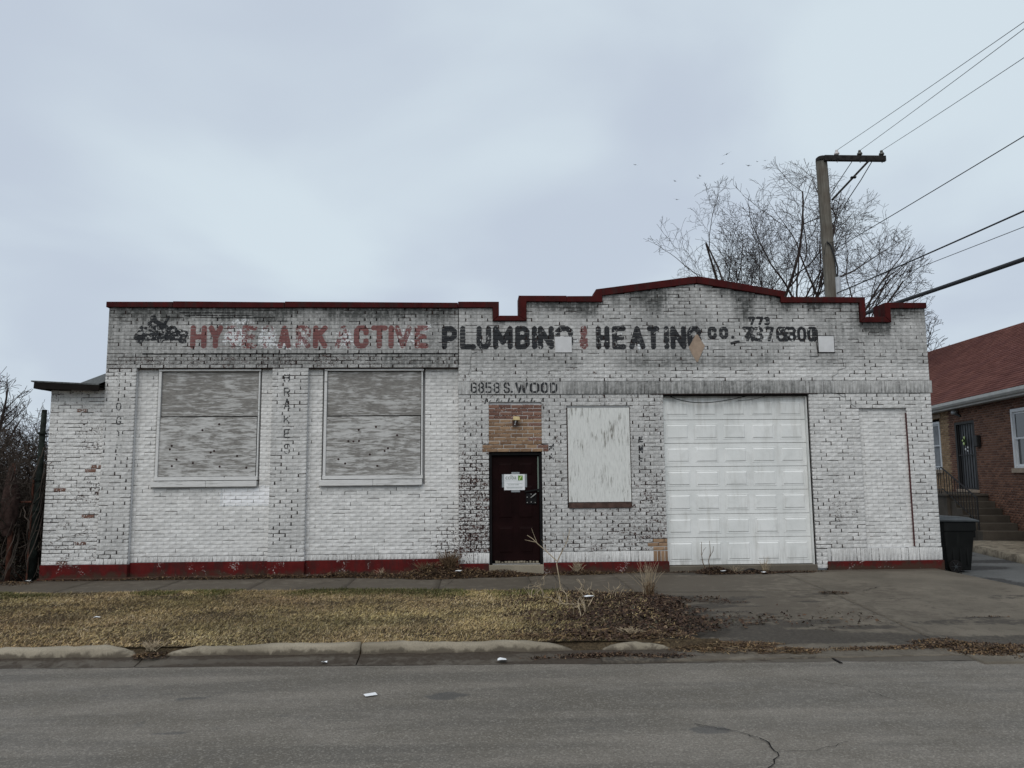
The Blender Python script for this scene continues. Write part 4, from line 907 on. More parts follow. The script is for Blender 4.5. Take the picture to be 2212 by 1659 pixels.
# kerb pieces
kb = empty('kerb', kind='structure', label='worn rounded concrete kerb with a broken gap')
def kerb(x0, x1, seed, sink=lambda x: 0*x, chip0=0, chip1=0):
    g = np.random.default_rng(seed); n = max(3, int((x1-x0)/.07)); xs = np.linspace(x0, x1, n)
    prof = [(0.02, -.14), (0.0, .005), (-.015, .018), (-.075, .018), (-.10, .006), (-.112, -.014), (-.122, -.07), (-.13, -.14)]
    V = []
    for i, x in enumerate(xs):
        e = min((x-x0)/.35, 1) if chip0 else 1; e2 = min((x1-x)/.35, 1) if chip1 else 1; h = min(e, e2)**.6
        wob = (vnoise(x, 0, 3.5, seed)-.5)*.03; wz = (vnoise(x, 5, 2.5, seed)-.5)*.024-.03*max(0, vnoise(x, 8, 1.1, seed+1)-.72)*3
        for u, z in prof:
            zz = -.14+(z+.14)*(.35+.65*h)+wz*(z > -.09)+float(sink(x))*(z > -.12); V.append((x, CB(x)+u+wob+(vnoise(x, z*30, 9, seed+3)-.5)*.022, zz+(vnoise(x, u*40, 12, seed+5)-.5)*.016))
    k = len(prof); F = [(i*k+j, (i+1)*k+j, (i+1)*k+j+1, i*k+j+1) for i in range(n-1) for j in range(k-1)]+[tuple(range(k)), tuple((n-1)*k+j for j in range(k))[::-1]]
    me = bpy.data.meshes.new('kerb_stone'); me.from_pydata(V, [], F); me.materials.append(M['curb'])
    at = me.attributes.new('A', 'FLOAT_COLOR', 'POINT'); vv = np.array(V); A = np.zeros((len(V), 4)); A[:, 0] = .40*(1-ss(vv[:, 2], -.14, -.07)); A[:, 1] = .75*(1-ss(vv[:, 2], -.13, .03))+.12; at.data.foreach_set('color', A.astype(np.float32).ravel())
    me.polygons.foreach_set('use_smooth', [True]*len(me.polygons)); link('kerb_stone', me, kb)
x = -26.0
for x1_ in (-22.9, -19.8, -16.7, -13.6, -10.5, -7.4): kerb(x+.008, x1_-.008, int(-x*3)); x = x1_
kerb(-7.39, -3.70, 3, chip1=1); kerb(-3.42, -1.29, 4, chip0=1); kerb(-1.27, 1.15, 5, sink=lambda x: -.05*ss(np.array(x), .3, 1.15), chip1=1)
kerb(1.30, 2.35, 6, sink=lambda x: -.03-.06*ss(np.array(x), 1.6, 2.35), chip0=1, chip1=1)
gx2 = np.linspace(-14, 2.7, 120); df = grid_sheet('gutter_dirt', gx2, np.linspace(0, 1, 5), lambda x, y: .0-.110*(1-(y-CB(x)+.17)/.24)-.012, M['soil'], None, None, 'structure', 0, warp=lambda x, t: CB(x)-.17+.24*t); tag(df, 'dirt packed behind and under the broken kerb')
gt = empty('gutter', kind='structure', label='concrete gutter strip between kerb and asphalt')
def gut_st(x, y):
    s = .48+.9*(fbm(x*.5, y*4, 2.2, 101)-.45)+.4*(1-ss(-y+CB(x), .14, .22)); s = np.where((x > 2.2) & (x < 5.2), s-.25, s); return s, .5+0*s-.35*(x > 2.2)
x = -26.0; cuts = [-22.9,-19.8,-16.7,-13.6,-10.5,-7.4,-3.6,-1.28,1.6,3.75,6.6,9.6]
for x1_ in cuts:
    n = max(4, int((x1_-x)/.08)); xs_ = np.linspace(x+.006, x1_-.006, n); ts = np.linspace(0, 1, 7)
    X, T = np.meshgrid(xs_, ts); fx, ft = X.ravel(), T.ravel(); yb = np.where(fx < 2.4, CB(fx)-.11, CB(fx)-.35-.035*(fx-2.4)*0); yr = ROADY(fx)-.05; fy = yr+(yb-yr)*ft
    z = -.132+.052*ft**1.3*np.where(fx < 2.4, 1, .35)+.010*(fbm(fx, fy*3, 3, 7)-.5); V = np.stack([fx, fy, z], 1); I, J2 = np.meshgrid(np.arange(n-1), np.arange(6)); a = (J2*n+I).ravel()
    A = np.zeros((len(V), 4)); A[:, 0], A[:, 1] = gut_st(fx, fy); mesh_np('gutter_slab', V, np.stack([a, a+1, a+1+n, a+n], 1), M['gutter'], gt, {'A': A}); x = x1_
MB().box(3.735, 3.765, -6.42, -6.1, -.134, -.122).build('joint', M['black_gap'], gt)

# ------------------------------------------------------------------ litter
LEAF = [(.055,.032,.022),(.08,.048,.03),(.04,.024,.018),(.11,.07,.042),(.03,.02,.016),(.14,.095,.06)]
TAN = [(.16,.10,.05),(.20,.135,.07),(.12,.075,.04),(.08,.05,.03),(.25,.18,.10)]
def litter(name, spots, cols, seed, size=(.02, .05), label=None, aspect=.6, stick=0., parent=None):
    g = np.random.default_rng(seed); P = []
    for cx, cy, rx, ry, h, n, zb in spots:
        r = np.sqrt(g.random(n)); a = g.uniform(0, 2*np.pi, n); dx, dy = r*np.cos(a), r*np.sin(a); rr = 1+.35*(vnoise(a*1.2, 0*a, 1.5, seed+int(abs(cx*10)))-.5)*2
        x = cx+rx*dx*rr; y = cy+ry*dy*rr; P.append(np.stack([x, y, zb+(h*(1-r**1.5))*(.35+.65*g.random(n))+.006*g.random(n)], 1))
    P = np.concatenate(P); n = len(P); s = size[0]+(size[1]-size[0])*g.random(n)**1.5; az = g.uniform(0, 6.28, n); tl = g.normal(0, .5, n); t2 = g.normal(0, .45, n)
    asp = np.where(g.random(n) < stick, .07, aspect); lenk = np.where(asp < .1, 3.2, 1.)
    u = np.stack([np.cos(az)*np.cos(tl*np.where(asp < .1, .4, 1)), np.sin(az)*np.cos(tl*np.where(asp < .1, .4, 1)), np.sin(tl*np.where(asp < .1, .4, 1))], 1)*(s*lenk)[:, None]
    v = np.stack([-np.sin(az)*np.cos(t2), np.cos(az)*np.cos(t2), np.sin(t2)], 1)*(s*asp*lenk)[:, None]
    up = np.zeros((n, 3)); up[:, 2] = s*.25*g.normal(size=n)*(asp > .1)
    V = np.stack([P-u/2, P-v/2+up, P+u/2, P+v/2+up*.4, P+up*.7], 1).reshape(-1, 3); V[:, 2] = np.maximum(V[:, 2], np.repeat(P[:, 2]-.004, 5)); k = np.arange(n)*5
    F = np.concatenate([np.stack([k, k+1, k+4], 1), np.stack([k+1, k+2, k+4], 1), np.stack([k+2, k+3, k+4], 1), np.stack([k+3, k, k+4], 1)])
    c = np.array(cols)[g.integers(0, len(cols), n)]*(.6+.7*g.random((n, 1))); o = mesh_np(name, V, F, M['blade'], parent, {'A': np.concatenate([np.repeat(c, 5, 0), np.ones((5*n, 1))], 1)})
    o['kind'] = 'stuff'; o['label'] = label; return o
wall_sp = [(-.6,-.16,.45,.12,.34,1800,0),(.45,-.2,.5,.14,.12,1400,0),(-1.9,-.13,.6,.12,.09,1000,0),(-.9,-.34,.9,.2,.12,2600,0),(.3,-.3,.7,.2,.08,1700,0),(1.9,-.18,.6,.12,.08,900,0),(-.75,-.24,.7,.22,.24,3000,0),(-.1,-.22,.5,.18,.17,1800,0),(-1.3,-.12,.3,.1,.12,600,0),(-.7,-.28,.75,.26,.13,4500,0),(.15,-.25,.8,.20,.10,3500,0),(.75,-.18,.5,.14,.05,1400,0),(-1.5,-.14,.8,.14,.05,1500,0),(-2.6,-.12,.9,.10,.045,1300,0),(-3.9,-.11,1.1,.11,.08,2200,0),(-2.4,-.12,.8,.12,.11,1700,0),(-5.6,-.1,1.2,.09,.06,1500,0),(-5.3,-.09,1.2,.06,.025,800,0),(-7.0,-.08,1.0,.06,.025,500,0),(1.9,-.14,.45,.10,.05,900,0),(2.8,-.1,.7,.05,.02,350,0)]
litter('leaf_litter', wall_sp, LEAF+TAN[:2], 21, (.02, .05), 'dead brown leaves and weeds heaped along the foot of the wall', stick=.18)
litter('leaf_litter', [(4.35,-.28,.42,.17,.13,2600,0),(5.0,-.36,.8,.13,.05,1800,0),(5.8,-.30,.6,.08,.025,700,0),(4.0,-.12,.5,.06,.03,400,0)], LEAF, 22, (.02, .045), 'dark leaf pile in front of the white garage door', stick=.15)
litter('leaf_litter', [(3.0,-3.0,.6,.3,.008,500,-.02),(3.3,-4.3,.6,.6,.005,400,-.055),(4.4,-4.3,1.0,.8,.004,260,-.055),(2.5,-3.1,.45,.6,.02,1500,-.015),(2.5,-4.6,.5,.6,.015,1300,-.04),(1.6,-3.2,1.1,1.1,.025,6500,.0),(2.1,-4.3,.95,.9,.015,3600,-.02),(1.2,-4.6,.9,.9,.03,2600,.0),(2.6,-3.3,.35,.5,.02,900,-.02),(.8,-3.0,.5,.8,.02,900,.01),(1.6,-5.3,.8,.35,.05,1800,-.01)], LEAF[:3]*2+LEAF+[(.05,.045,.03)], 23, (.018, .07), 'matted dead leaves and mud at the broken end of the verge', stick=.15)
litter('leaf_litter', [(1.35,-5.98,.75,.12,.05,2600,-.13),(2.0,-6.05,.5,.1,.04,900,-.13),(.7,-6.0,.4,.07,.02,500,-.13)], LEAF, 24, (.02, .05), 'wet leaves lying in the gutter at the kerb end', stick=.2)
litter('straw_litter', [(1.4,-5.35,.5,.22,.06,1300,-.02),(.6,-5.5,.5,.12,.03,500,0),(2.7,-5.75,.75,.22,.07,2600,-.10),(3.4,-5.95,.4,.13,.04,900,-.11),(1.9,-5.45,.6,.25,.08,1700,-.04),(4.1,-5.9,.6,.08,.02,500,-.115)], TAN+LEAF[:2], 25, (.02, .05), 'tangled tan straw drift beside the kerb end', stick=.6, aspect=.35)
litter('leaf_litter', [(5.7,-6.0,.75,.35,.04,4200,-.12),(6.2,-6.45,.6,.32,.03,2600,-.13),(5.0,-5.85,.6,.12,.02,900,-.11),(4.4,-5.9,.5,.1,.015,400,-.11),(5.25,-5.72,.3,.2,.03,700,-.10)], LEAF+TAN[:3], 26, (.02, .045), 'brown leaf drift across the lower right corner of the driveway', stick=.3)
litter('leaf_litter', [(5.4,-2.72,.22,.09,.02,300,.0),(8.66,-1.4,.06,1.3,.03,1300,-.06),(8.72,-.35,.18,.2,.05,500,-.08),(8.62,-2.9,.06,.6,.02,350,-.05),(3.05,-4.46,.2,.08,.01,160,-.06),(3.5,-4.68,.1,.04,.01,60,-.06),(3.6,-3.25,.3,.08,.01,120,-.03),(6.64,-4.49,.25,.03,.01,60,-.06)], LEAF, 27, (.015, .04), 'scattered leaf bits on the driveway concrete', stick=.2)
litter('leaf_litter', [(-8.4,-.35,.8,.3,.06,1800,-.02),(-9.8,-.4,1.2,.5,.06,1800,-.05),(-3.55,-5.75,.2,.1,.03,300,-.08),(-4.0,-4.0,4.0,1.4,.004,500,.02)], LEAF+TAN[:2], 28, (.02, .05), 'dead leaves at the foot of the thicket and on the grass', stick=.25)

# ------------------------------------------------------------------ tubes for trees, weeds and brush
def tubes_np(name, lines, sides, m, parent=None, col=None):
    """lines: list of (points k x 3, radii k)"""
    V = []; F = []; A = []; o = 0
    ang = np.arange(sides)*2*np.pi/sides; ca, sa = np.cos(ang), np.sin(ang)
    for P, R in lines:
        P = np.asarray(P, float); k = len(P); d = np.gradient(P, axis=0); d /= np.linalg.norm(d, axis=1, keepdims=True)+1e-9
        ref = np.where(np.abs(d[:, 2:3]) > .9, [[1., 0, 0]], [[0, 0, 1.]]); x = np.cross(d, ref); x /= np.linalg.norm(x, axis=1, keepdims=True)+1e-9; y = np.cross(d, x)
        R = np.asarray(R)[:, None, None]; V.append((P[:, None, :]+R*(ca[None, :, None]*x[:, None, :]+sa[None, :, None]*y[:, None, :])).reshape(-1, 3))
        i = np.arange(k-1)[:, None]*sides; j = np.arange(sides)[None, :]; j2 = (j+1) % sides
        F.append(np.stack([i+j, i+j2, i+sides+j2, i+sides+j], -1).reshape(-1, 4)+o); o += k*sides
    return mesh_np(name, np.concatenate(V), np.concatenate(F), m, parent, None, True)
def grow(rng, p, d, L, r, lev, maxlev, out, par):
    n = max(4, int(L/par['step'][lev])); P = [p]; R = [r]; d = d/np.linalg.norm(d); kids = []
    for i in range(n):
        t = (i+1)/n; d = d+rng.normal(0, par['wob'][lev], 3)+np.array([0, 0, par['up'][lev]]); d /= np.linalg.norm(d); p = p+d*(L/n); P.append(p); R.append(max(par['rmin'], r*(1-t*par['taper'][lev])))
        if par['env'] is not None and not par['env'](p):
            for i_ in range(len(R)): R[i_] = max(par['rmin'], min(R[i_], r*(1-.93*i_/(len(R)-1))))
            break
        if lev < maxlev and t > par['first'][lev]:
            m = par['kids'][lev]/n; c = int(m)+(rng.random() < m-int(m))
            for _ in range(c): kids.append((p.copy(), d.copy(), t, R[-1]))
    out[lev].append((np.array(P), np.array(R)))
    for kp, kd, t, kr in kids:
        a = rng.uniform(*par['ang'][lev]); ax = rng.normal(size=3); ax -= ax.dot(kd)*kd; ax /= np.linalg.norm(ax)+1e-9
        nd = kd*math.cos(a)+ax*math.sin(a); grow(rng, kp, nd, L*rng.uniform(*par['len'][lev])*(1.05-.45*t), kr*par['rk'][lev], lev+1, maxlev, out, par)
q = N('bark_dark', .95, .1); p = q.pos(); n = q.noise(q.vmul(p, (8, 8, 1.5)), 1, 5, .7)
M['bark'] = q.done(q.mix(n, (.030, .023, .021), (.075, .060, .055)), .95, n, .6, .02)
M['twig'] = plain('twig_bark', (.050, .040, .038), .9, .1, .3, 3, None, .1)
M['brush'] = plain('dead_brush', (.060, .048, .040), .95, .1, .45, 4, None, .1)
def tree(name, x, y, z, H, stems, seed, par, label, cat='tree', group=None, trunk_r=.3, trunk_h=3.5, lean=.5, L1=.62, mat_t='bark', mat_c='twig', maxlev=4, sides=(8, 5, 4, 3, 3)):
    rng = np.random.default_rng(seed); t = empty(name, (x, y, z), 0, label, cat, group); out = [[] for _ in range(maxlev+2)]
    top_ = np.array([.15*rng.normal(), .15*rng.normal(), trunk_h]); P = [np.array([0., 0, 0])+(top_)*k/5+np.array([.03*math.sin(k), .02*math.cos(k*2), 0]) for k in range(6)]
    if trunk_h > .2: tubes_np('trunk', [(np.array(P), np.linspace(trunk_r, trunk_r*.72, 6))], 10, M[mat_t], t)
    else: top_ = np.zeros(3)
    for k in range(stems):
        a = 2*math.pi*(k+rng.uniform(-.2, .2))/stems; l = rng.uniform(.35, 1)*lean; d = np.array([math.cos(a)*l, math.sin(a)*l, 1.])
        grow(rng, top_+(np.array([math.cos(a), math.sin(a), 0])*(.12 if trunk_h > .2 else rng.uniform(.1, .5))), d, H*L1*rng.uniform(.8, 1.1), trunk_r*rng.uniform(.42, .62), 0, maxlev, out, par)
    tubes_np('branches', out[0]+out[1], sides[1], M[mat_t], t)
    rest = [l for o_ in out[2:] for l in o_]
    if rest: tubes_np('crown', rest, 3, M[mat_c], t)
    return t
C0 = np.array([15.0, 22.0, -.2])
par = dict(step=[.5, .4, .3, .25, .2], wob=[.05, .10, .15, .2, .24], up=[.02, .035, .035, .03, .02], rmin=.007, taper=[.72, .8, .8, .7, .6], first=[.22, .15, .12, .1, .1],
           kids=[9, 9, 7, 4, 0], ang=[(.35, .85), (.35, .9), (.4, 1.0), (.4, 1.2), (.4, 1)], len=[(.42, .68), (.40, .68), (.4, .7), (.4, .7), (.5, .6)], rk=[.52, .55, .6, .6, .6],
           env=lambda p: (p[0]/7.4)**2+(p[1]/6.2)**2+((p[2]-9.0)/8.1)**2 < 1 or p[2] < 6)
tree('bare_tree', 14.6, 22, -.2, 17.5, 8, 8, par, 'tall bare tree with a wide crown of fine twigs behind the workshop and utility pole', trunk_r=.30, trunk_h=3.0, lean=.8, L1=.66, maxlev=4)
par2 = dict(par, env=lambda p: (p[0]/4.2)**2+(p[1]/4)**2+((p[2]-5.5)/5.6)**2 < 1 or p[2] < 3, rmin=.012, kids=[7, 7, 5, 0, 0])
tree('bare_tree', 23.5, 25.5, -.2, 10.2, 5, 11, par2, 'small pale bare tree rising beyond the red roof of the brick house', trunk_r=.25, trunk_h=2.5, lean=.6, L1=.62, maxlev=3)
tree('bare_tree', -23.2, 23, -.2, 7.2, 5, 12, dict(par2, env=lambda p: (p[0]/2.6)**2+(p[1]/2.6)**2+((p[2]-3.6)/3.4)**2 < 1 or p[2] < 2, rmin=.010), 'distant bare tree above the thicket left of the workshop', trunk_r=.25, trunk_h=2.5, lean=.6, L1=.60, maxlev=3)
tree('bare_tree', -27.5, 30, -.2, 7, 5, 13, dict(par2, env=lambda p: (p[0]/2.6)**2+(p[1]/2.6)**2+((p[2]-3.6)/3.2)**2 < 1 or p[2] < 2, rmin=.010), 'farther bare tree low at the left edge behind the thicket', trunk_r=.22, trunk_h=2.0, lean=.6, L1=.6, maxlev=3)
parS = dict(step=[.25, .2, .16, .14, .1], wob=[.14, .2, .25, .3, .3], up=[.03, .02, .02, 0, 0], rmin=.004, taper=[.8, .8, .7, .6, .6], first=[.1, .1, .1, .1, .1],
            kids=[13, 8, 4, 0, 0], ang=[(.4, 1.1), (.4, 1.2), (.4, 1.3), (.4, 1.2), (.4, 1)], len=[(.35, .65), (.35, .65), (.35, .6), (.4, .7), (.5, .6)], rk=[.55, .6, .6, .6, .6], env=lambda p: p[2] < 3.6)
for k, (sx, sy, hh, ns, lb) in enumerate([(-9.2, 1.2, 3.5, 15, 'dense bare shrub just behind the green fence post'), (-10.8, 2.0, 3.5, 15, 'dense bare shrub at the left edge of the view, beside the rusty post'), (-10.0, 4.2, 3.9, 13, 'taller bare shrub behind the front row of the thicket'), (-12.5, 4.0, 3.9, 13, 'bare shrub in the far left corner of the thicket'), (-8.9, 3.2, 3.6, 11, 'bare shrub against the side of the white annex')]):
    tree('bare_shrub', sx, sy, -.2, hh, ns, 40+k, parS, lb, 'shrub', 'bare shrubs in the thicket left of the workshop', trunk_r=.04, trunk_h=.1, lean=.75, L1=.80, maxlev=3, mat_t='brush', mat_c='brush', sides=(5, 4, 3, 3, 3))
# low tangle of dead vines around the posts
rng = np.random.default_rng(99); L = []
for k in range(1300):
    x, y = rng.uniform(-12.5, -8.05), rng.uniform(.25, 1.6); p = np.array([x, y, rng.uniform(-.1, 2.2)]); d = rng.normal(size=3)*[1, .5, .8]; P = [p]
    for i in range(8): d = d+rng.normal(0, .5, 3); d /= np.linalg.norm(d); p = p+d*.14; p[0] = min(p[0], -7.98); p[2] = max(p[2], -.15); P.append(p.copy())
    r = rng.uniform(.004, .012); L.append((np.array(P), np.full(9, r)))
for k in range(16):   # stems climbing round the two posts
    cx, cy = ((-8.05, .12), (-8.47, .05))[k % 2]; ph = rng.uniform(0, 6.28); z0 = rng.uniform(-.1, .6); P = []
    for i in range(16):
        t = i/15; rr_ = .10+.05*rng.random(); P.append(np.array([min(cx+rr_*math.cos(ph+5*t), -7.96), cy+rr_*math.sin(ph+5*t), z0+t*rng.uniform(1.9, 2.1)]))
    L.append((np.array(P), np.full(16, rng.uniform(.006, .013))))
o = tubes_np('vine_tangle', L, 3, M['brush']); o['kind'] = 'stuff'; o['label'] = 'tangled dead vines and brush left of the workshop'
litter('leaf_litter', [(-9.0,.5,.6,.25,1.9,1800,0),(-10.4,.8,1.0,.4,1.9,3000,0),(-11.9,1.0,1.0,.5,2.0,2500,0),(-8.35,.3,.2,.15,1.2,500,0)], LEAF[:3]+[(.045,.04,.03)], 31, (.03, .07), 'withered dark leaves caught in the thicket', stick=.3)

# ------------------------------------------------------------------ posts of the old fence
M['green_steel'] = plain('green_painted_steel', (.013, .017, .014), .8, .15, .6, 9)
M['rust'] = plain('rusty_steel', (.09, .036, .024), .9, .2, .4, 12)
fp = empty('fence_post', (-8.05, .12, -.1), 0, 'green painted steel gate post beside the white annex wall', 'fence post')
q_ = MB(); q_.tube([(-.03, 0, 0), (-.02, 0, 1.2), (.015, 0, 3.19)], [.068, .062, .045], 12); q_.build('post', M['green_steel'], fp, smooth=True)
for h in (1.35, 1.9, 2.75): MB().lathe((-.005+.008*h-.015, 0, h), [(.074, -.018), (.078, 0), (.074, .018)], 12).build('clamp', M['green_steel'], fp)
q_ = MB(); q_.tube([(-.13, .03, .1), (-.12, .03, 1.9)], .02, 8); q_.build('gate_rod', M['rust'], fp)
fp = empty('fence_post', (-8.47, .05, -.1), 0, 'rusty iron post wrapped in a thick dead vine stump at the left edge', 'fence post')
MB().tube([(0, 0, 0), (.01, 0, 1.15), (-.02, 0, 2.2)], [.045, .045, .035], 10).build('post', M['rust'], fp, smooth=True)
rng = np.random.default_rng(5); P = [np.array([.02*rng.normal()-.02, -.03, .9+.18*i]) for i in range(8)]
tubes_np('vine_stump', [(np.array(P), np.array([.07, .12, .15, .14, .15, .11, .07, .03]))], 8, plain('shaggy_vine_bark', (.045, .028, .024), .95, .1, .5, 10, None, .8), fp)
cl = empty('chain_link_fence', (-8.5, .1, -.1), 0, 'wire mesh fence panel half hidden in the brush at the left edge', 'fence')
L = []
for k in range(-30, 4):
    for s in (1, -1):
        x0 = k*.13; L.append((np.array([(x0, 0, 0), (x0+s*.75, 0.0, .75), (x0+s*1.5, 0, 1.5)]), np.full(3, .0022)))
tubes_np('mesh_wire', [l for l in L if l[0][:, 0].max() < .4], 3, M['rust'], cl)
MB().tube([(-4.5, 0, 1.5), (.35, 0, 1.5)], .02, 8).build('top_rail', M['rust'], cl)

# ------------------------------------------------------------------ single weeds
M['straw'] = plain('dry_stalk', (.36, .29, .20), .85, .2, .25, 15, None, .1)
M['straw_dark'] = plain('dark_dry_stalk', (.13, .085, .05), .9, .2, .35, 15, None, .1)
def weed(name, loc, stalks, label, m='straw', group=None):
    t = empty(name, loc, 0, label, 'weed', group); tubes_np('stalks', [(np.array(P), np.linspace(r, r*.45, len(P))) for P, r in stalks], 5, M[m], t); return t
weed('forked_stalk', (1.30, -2.15, .0), [([(0,0,0),(-.02,0,.18),(-.06,0,.42),(-.05,0,.46),(-.22,.02,.62),(-.36,.03,.74),(-.44,.03,.82),(-.52,.03,.87)], .011), ([(-.055,0,.45),(.03,0,.62),(.10,.01,.74),(.14,.02,.86),(.17,.02,.98)], .009), ([(-.36,.03,.74),(-.43,.03,.92),(-.45,.02,.98)], .005), ([(-.38,.03,.76),(-.56,.03,.80)], .005), ([(-.2,.02,.60),(-.29,.02,.80)], .004), ([(.09,.01,.73),(.05,.02,.90)], .004)], 'pale forked dead stalk standing tall in front of the door')
def bunch(name, loc, n, h, spread, seed, label, m='straw', r=.005, group=None, bend=.3):
    g = np.random.default_rng(seed); S_ = []
    for k in range(n):
        a = g.uniform(0, 6.28); s_ = g.uniform(.1, 1)*spread; hh = h*g.uniform(.55, 1); b = np.array([g.normal()*.03, g.normal()*.03, 0]); P = [b]
        for i in range(1, 6): t = i/5; P.append(b+np.array([math.cos(a)*s_*t**1.4, math.sin(a)*s_*t**1.4*.7, hh*(t-.12*t*t*bend*3)])+g.normal(size=3)*.006)
        S_.append((P, r*g.uniform(.5, 1.1)))
    return weed(name, loc, S_, label, m, group)
bunch('dry_grass_clump', (2.58, -2.62, -.01), 46, .62, .30, 1, 'tall spiky dry grass clump at the driveway edge, with a reddish base', 'straw', .0045)
bunch('dry_grass_clump', (2.60, -2.66, -.01), 60, .26, .10, 2, 'short brown tuft at the base of the spiky clump', 'straw_dark', .008)
bunch('dry_grass_clump', (1.82, -.10, .0), 60, .26, .16, 3, 'bushy tan grass tuft against the red plinth right of the door', 'straw', .006)
bunch('dry_grass_clump', (-.52, -.12, .05), 200, .44, .26, 4, 'brown dead weed clump against the wall left of the door', 'straw_dark', .007)
bunch('dry_grass_clump', (-.95, -.16, .03), 130, .26, .26, 14, 'low dead weeds in front of the red plinth near the wall joint', 'straw_dark', .006)
bunch('dry_grass_clump', (-1.75, -.08, .0), 26, .20, .14, 5, 'sparse spiky weed on the red plinth under the second window', 'straw', .004)
bunch('dry_grass_clump', (5.35, -.08, .0), 34, .30, .12, 6, 'thin dry grass in front of the right half of the garage door', 'straw', .0035)
bunch('dry_grass_clump', (4.75, -.12, .0), 14, .14, .2, 16, 'thin weeds at the foot of the garage door', 'straw', .0035)
bunch('dry_grass_clump', (1.75, -5.40, -.02), 120, .10, .14, 7, 'yellow grass tuft hanging over the broken kerb end', 'straw', .005)
bunch('dry_grass_clump', (-3.55, -5.68, -.03), 46, .12, .2, 17, 'straw tuft in the gap of the broken kerb', 'straw', .005)
g = np.random.default_rng(55)
for k, (x, y, h, lb) in enumerate([(.95,-2.75,.42,'pair of thin dead stalks at the left of the leaf patch'),(.82,-2.9,.34,'short bent dead stalk at the left end of the leaf patch'),(1.2,-3.5,.34,'curled pale stalks in the middle of the leaf patch'),(1.45,-3.9,.42,'upright pale stalk near the middle of the leaf patch'),(1.75,-2.7,.20,'small stub of stalk in the upper leaf patch'),(1.98,-2.8,.26,'bent stub of stalk right of the forked stalk'),(1.62,-2.5,.30,'low spreading twig beside the forked stalk'),(1.3,-4.3,.3,'pale broken stalk in the lower leaf patch')]):
    S_ = []
    for i in range(4):
        a = g.uniform(0, 6.28); P = [np.array([g.normal()*.05, g.normal()*.05, 0])]; d = np.array([math.cos(a)*.4, math.sin(a)*.3, 1.])
        for j_ in range(6): d = d+g.normal(0, .32, 3); d /= np.linalg.norm(d); P.append(P[-1]+d*h/6)
        S_.append((P, .0065))
        P2 = [P[3]]; d2 = d+g.normal(0, .7, 3); d2 /= np.linalg.norm(d2)
        for j_ in range(3): P2.append(P2[-1]+d2*h/7)
        S_.append((P2, .004))
    weed('dead_stalk', (x, y, .0), S_, lb, 'straw', 'dead stalks in the leaf patch')
weed('thistle_stem', (4.22, -.10, .05), [([(0,0,0),(-.05,0,.12),(-.07,0,.28),(-.06,0,.50)], .010), ([(.08,0,0),(.06,0,.15),(.10,0,.30),(.09,0,.52)], .009), ([(.08,0,.22),(.15,0,.33),(.16,0,.42)], .008), ([(-.07,0,.25),(-.02,0,.36),(.02,0,.40)], .006)], 'dark seedling stems standing in the leaf pile by the garage door', 'straw_dark')
for k, (x, y, z, sx, sy, rz, lb) in enumerate([(-.975,-7.22,-.125,.055,.036,.4,'white scrap of paper lying flat on the asphalt'),(-1.62,-6.03,-.112,.035,.03,.2,'tiny white crumb in the gutter near the middle'),(.25,-6.12,-.10,.06,.05,1.,'crumpled white litter by the kerb end'),(2.6,-3.05,.01,.07,.02,.1,'thin white strip lying beside the spiky grass clump'),(-4.9,-4.1,.05,.05,.03,.3,'small white scrap on the grass left of centre'),(1.6,-3.05,.05,.09,.035,-.3,'pale torn bag in the upper leaf patch'),(4.45,-.42,.05,.07,.04,.5,'white scrap in the leaf pile by the garage door'),(2.35,-5.2,-.06,.05,.03,.9,'small white scrap at the muddy corner of the driveway'),(11.9,2.5,-.11,.22,.1,.2,'white litter lying in the alley'),(-.35,-.42,.12,.10,.05,1.1,'crumpled white wrapper in the weeds left of the door'),(5.15,-.52,.03,.06,.03,.4,'small white scrap right of the leaf pile'),(-8.02,-.12,.01,.07,.04,.1,'shiny scrap at the foot of the green fence post')]):
    r = random.Random(k); n_ = 7; V = [(0, 0, .012)]+[(math.cos(6.283*i/n_)*sx*r.uniform(.8, 1.2), math.sin(6.283*i/n_)*sy*r.uniform(.8, 1.2), r.uniform(.0, .02)) for i in range(n_)]+[(0, 0, -.002)]
    F = [(0, 1+i, 1+(i+1) % n_) for i in range(n_)]+[(n_+1, 1+(i+1) % n_, 1+i) for i in range(n_)]
    if k == 0: V = [(-sx, -sy, .002), (sx, -sy, .002), (sx, sy, .006), (-sx, sy, .003), (-sx, -sy, 0), (sx, -sy, 0), (sx, sy, .004), (-sx, sy, .001)]; F = [(0,1,2,3),(7,6,5,4),(0,4,5,1),(1,5,6,2),(2,6,7,3),(3,7,4,0)]
    o = MB().add(V, F).build('paper_scrap', M['paper']); o.location = (x, y, z); o.rotation_euler = (0, 0, rz); tag(o, lb, 'litter', 'white scraps of litter')
o = MB().prism([(-.24, 0), (-.1, .02), (.0, .055), (.06, .06), (.08, .045), (.22, .02), (.30, .01), (.2, -.005), (0, -.01)], -.12, .03).build('rubber_scrap', M['black_gap']); o.location = (5.0, -.22, .012); tag(o, 'folded piece of black rubber at the foot of the garage door', 'litter')
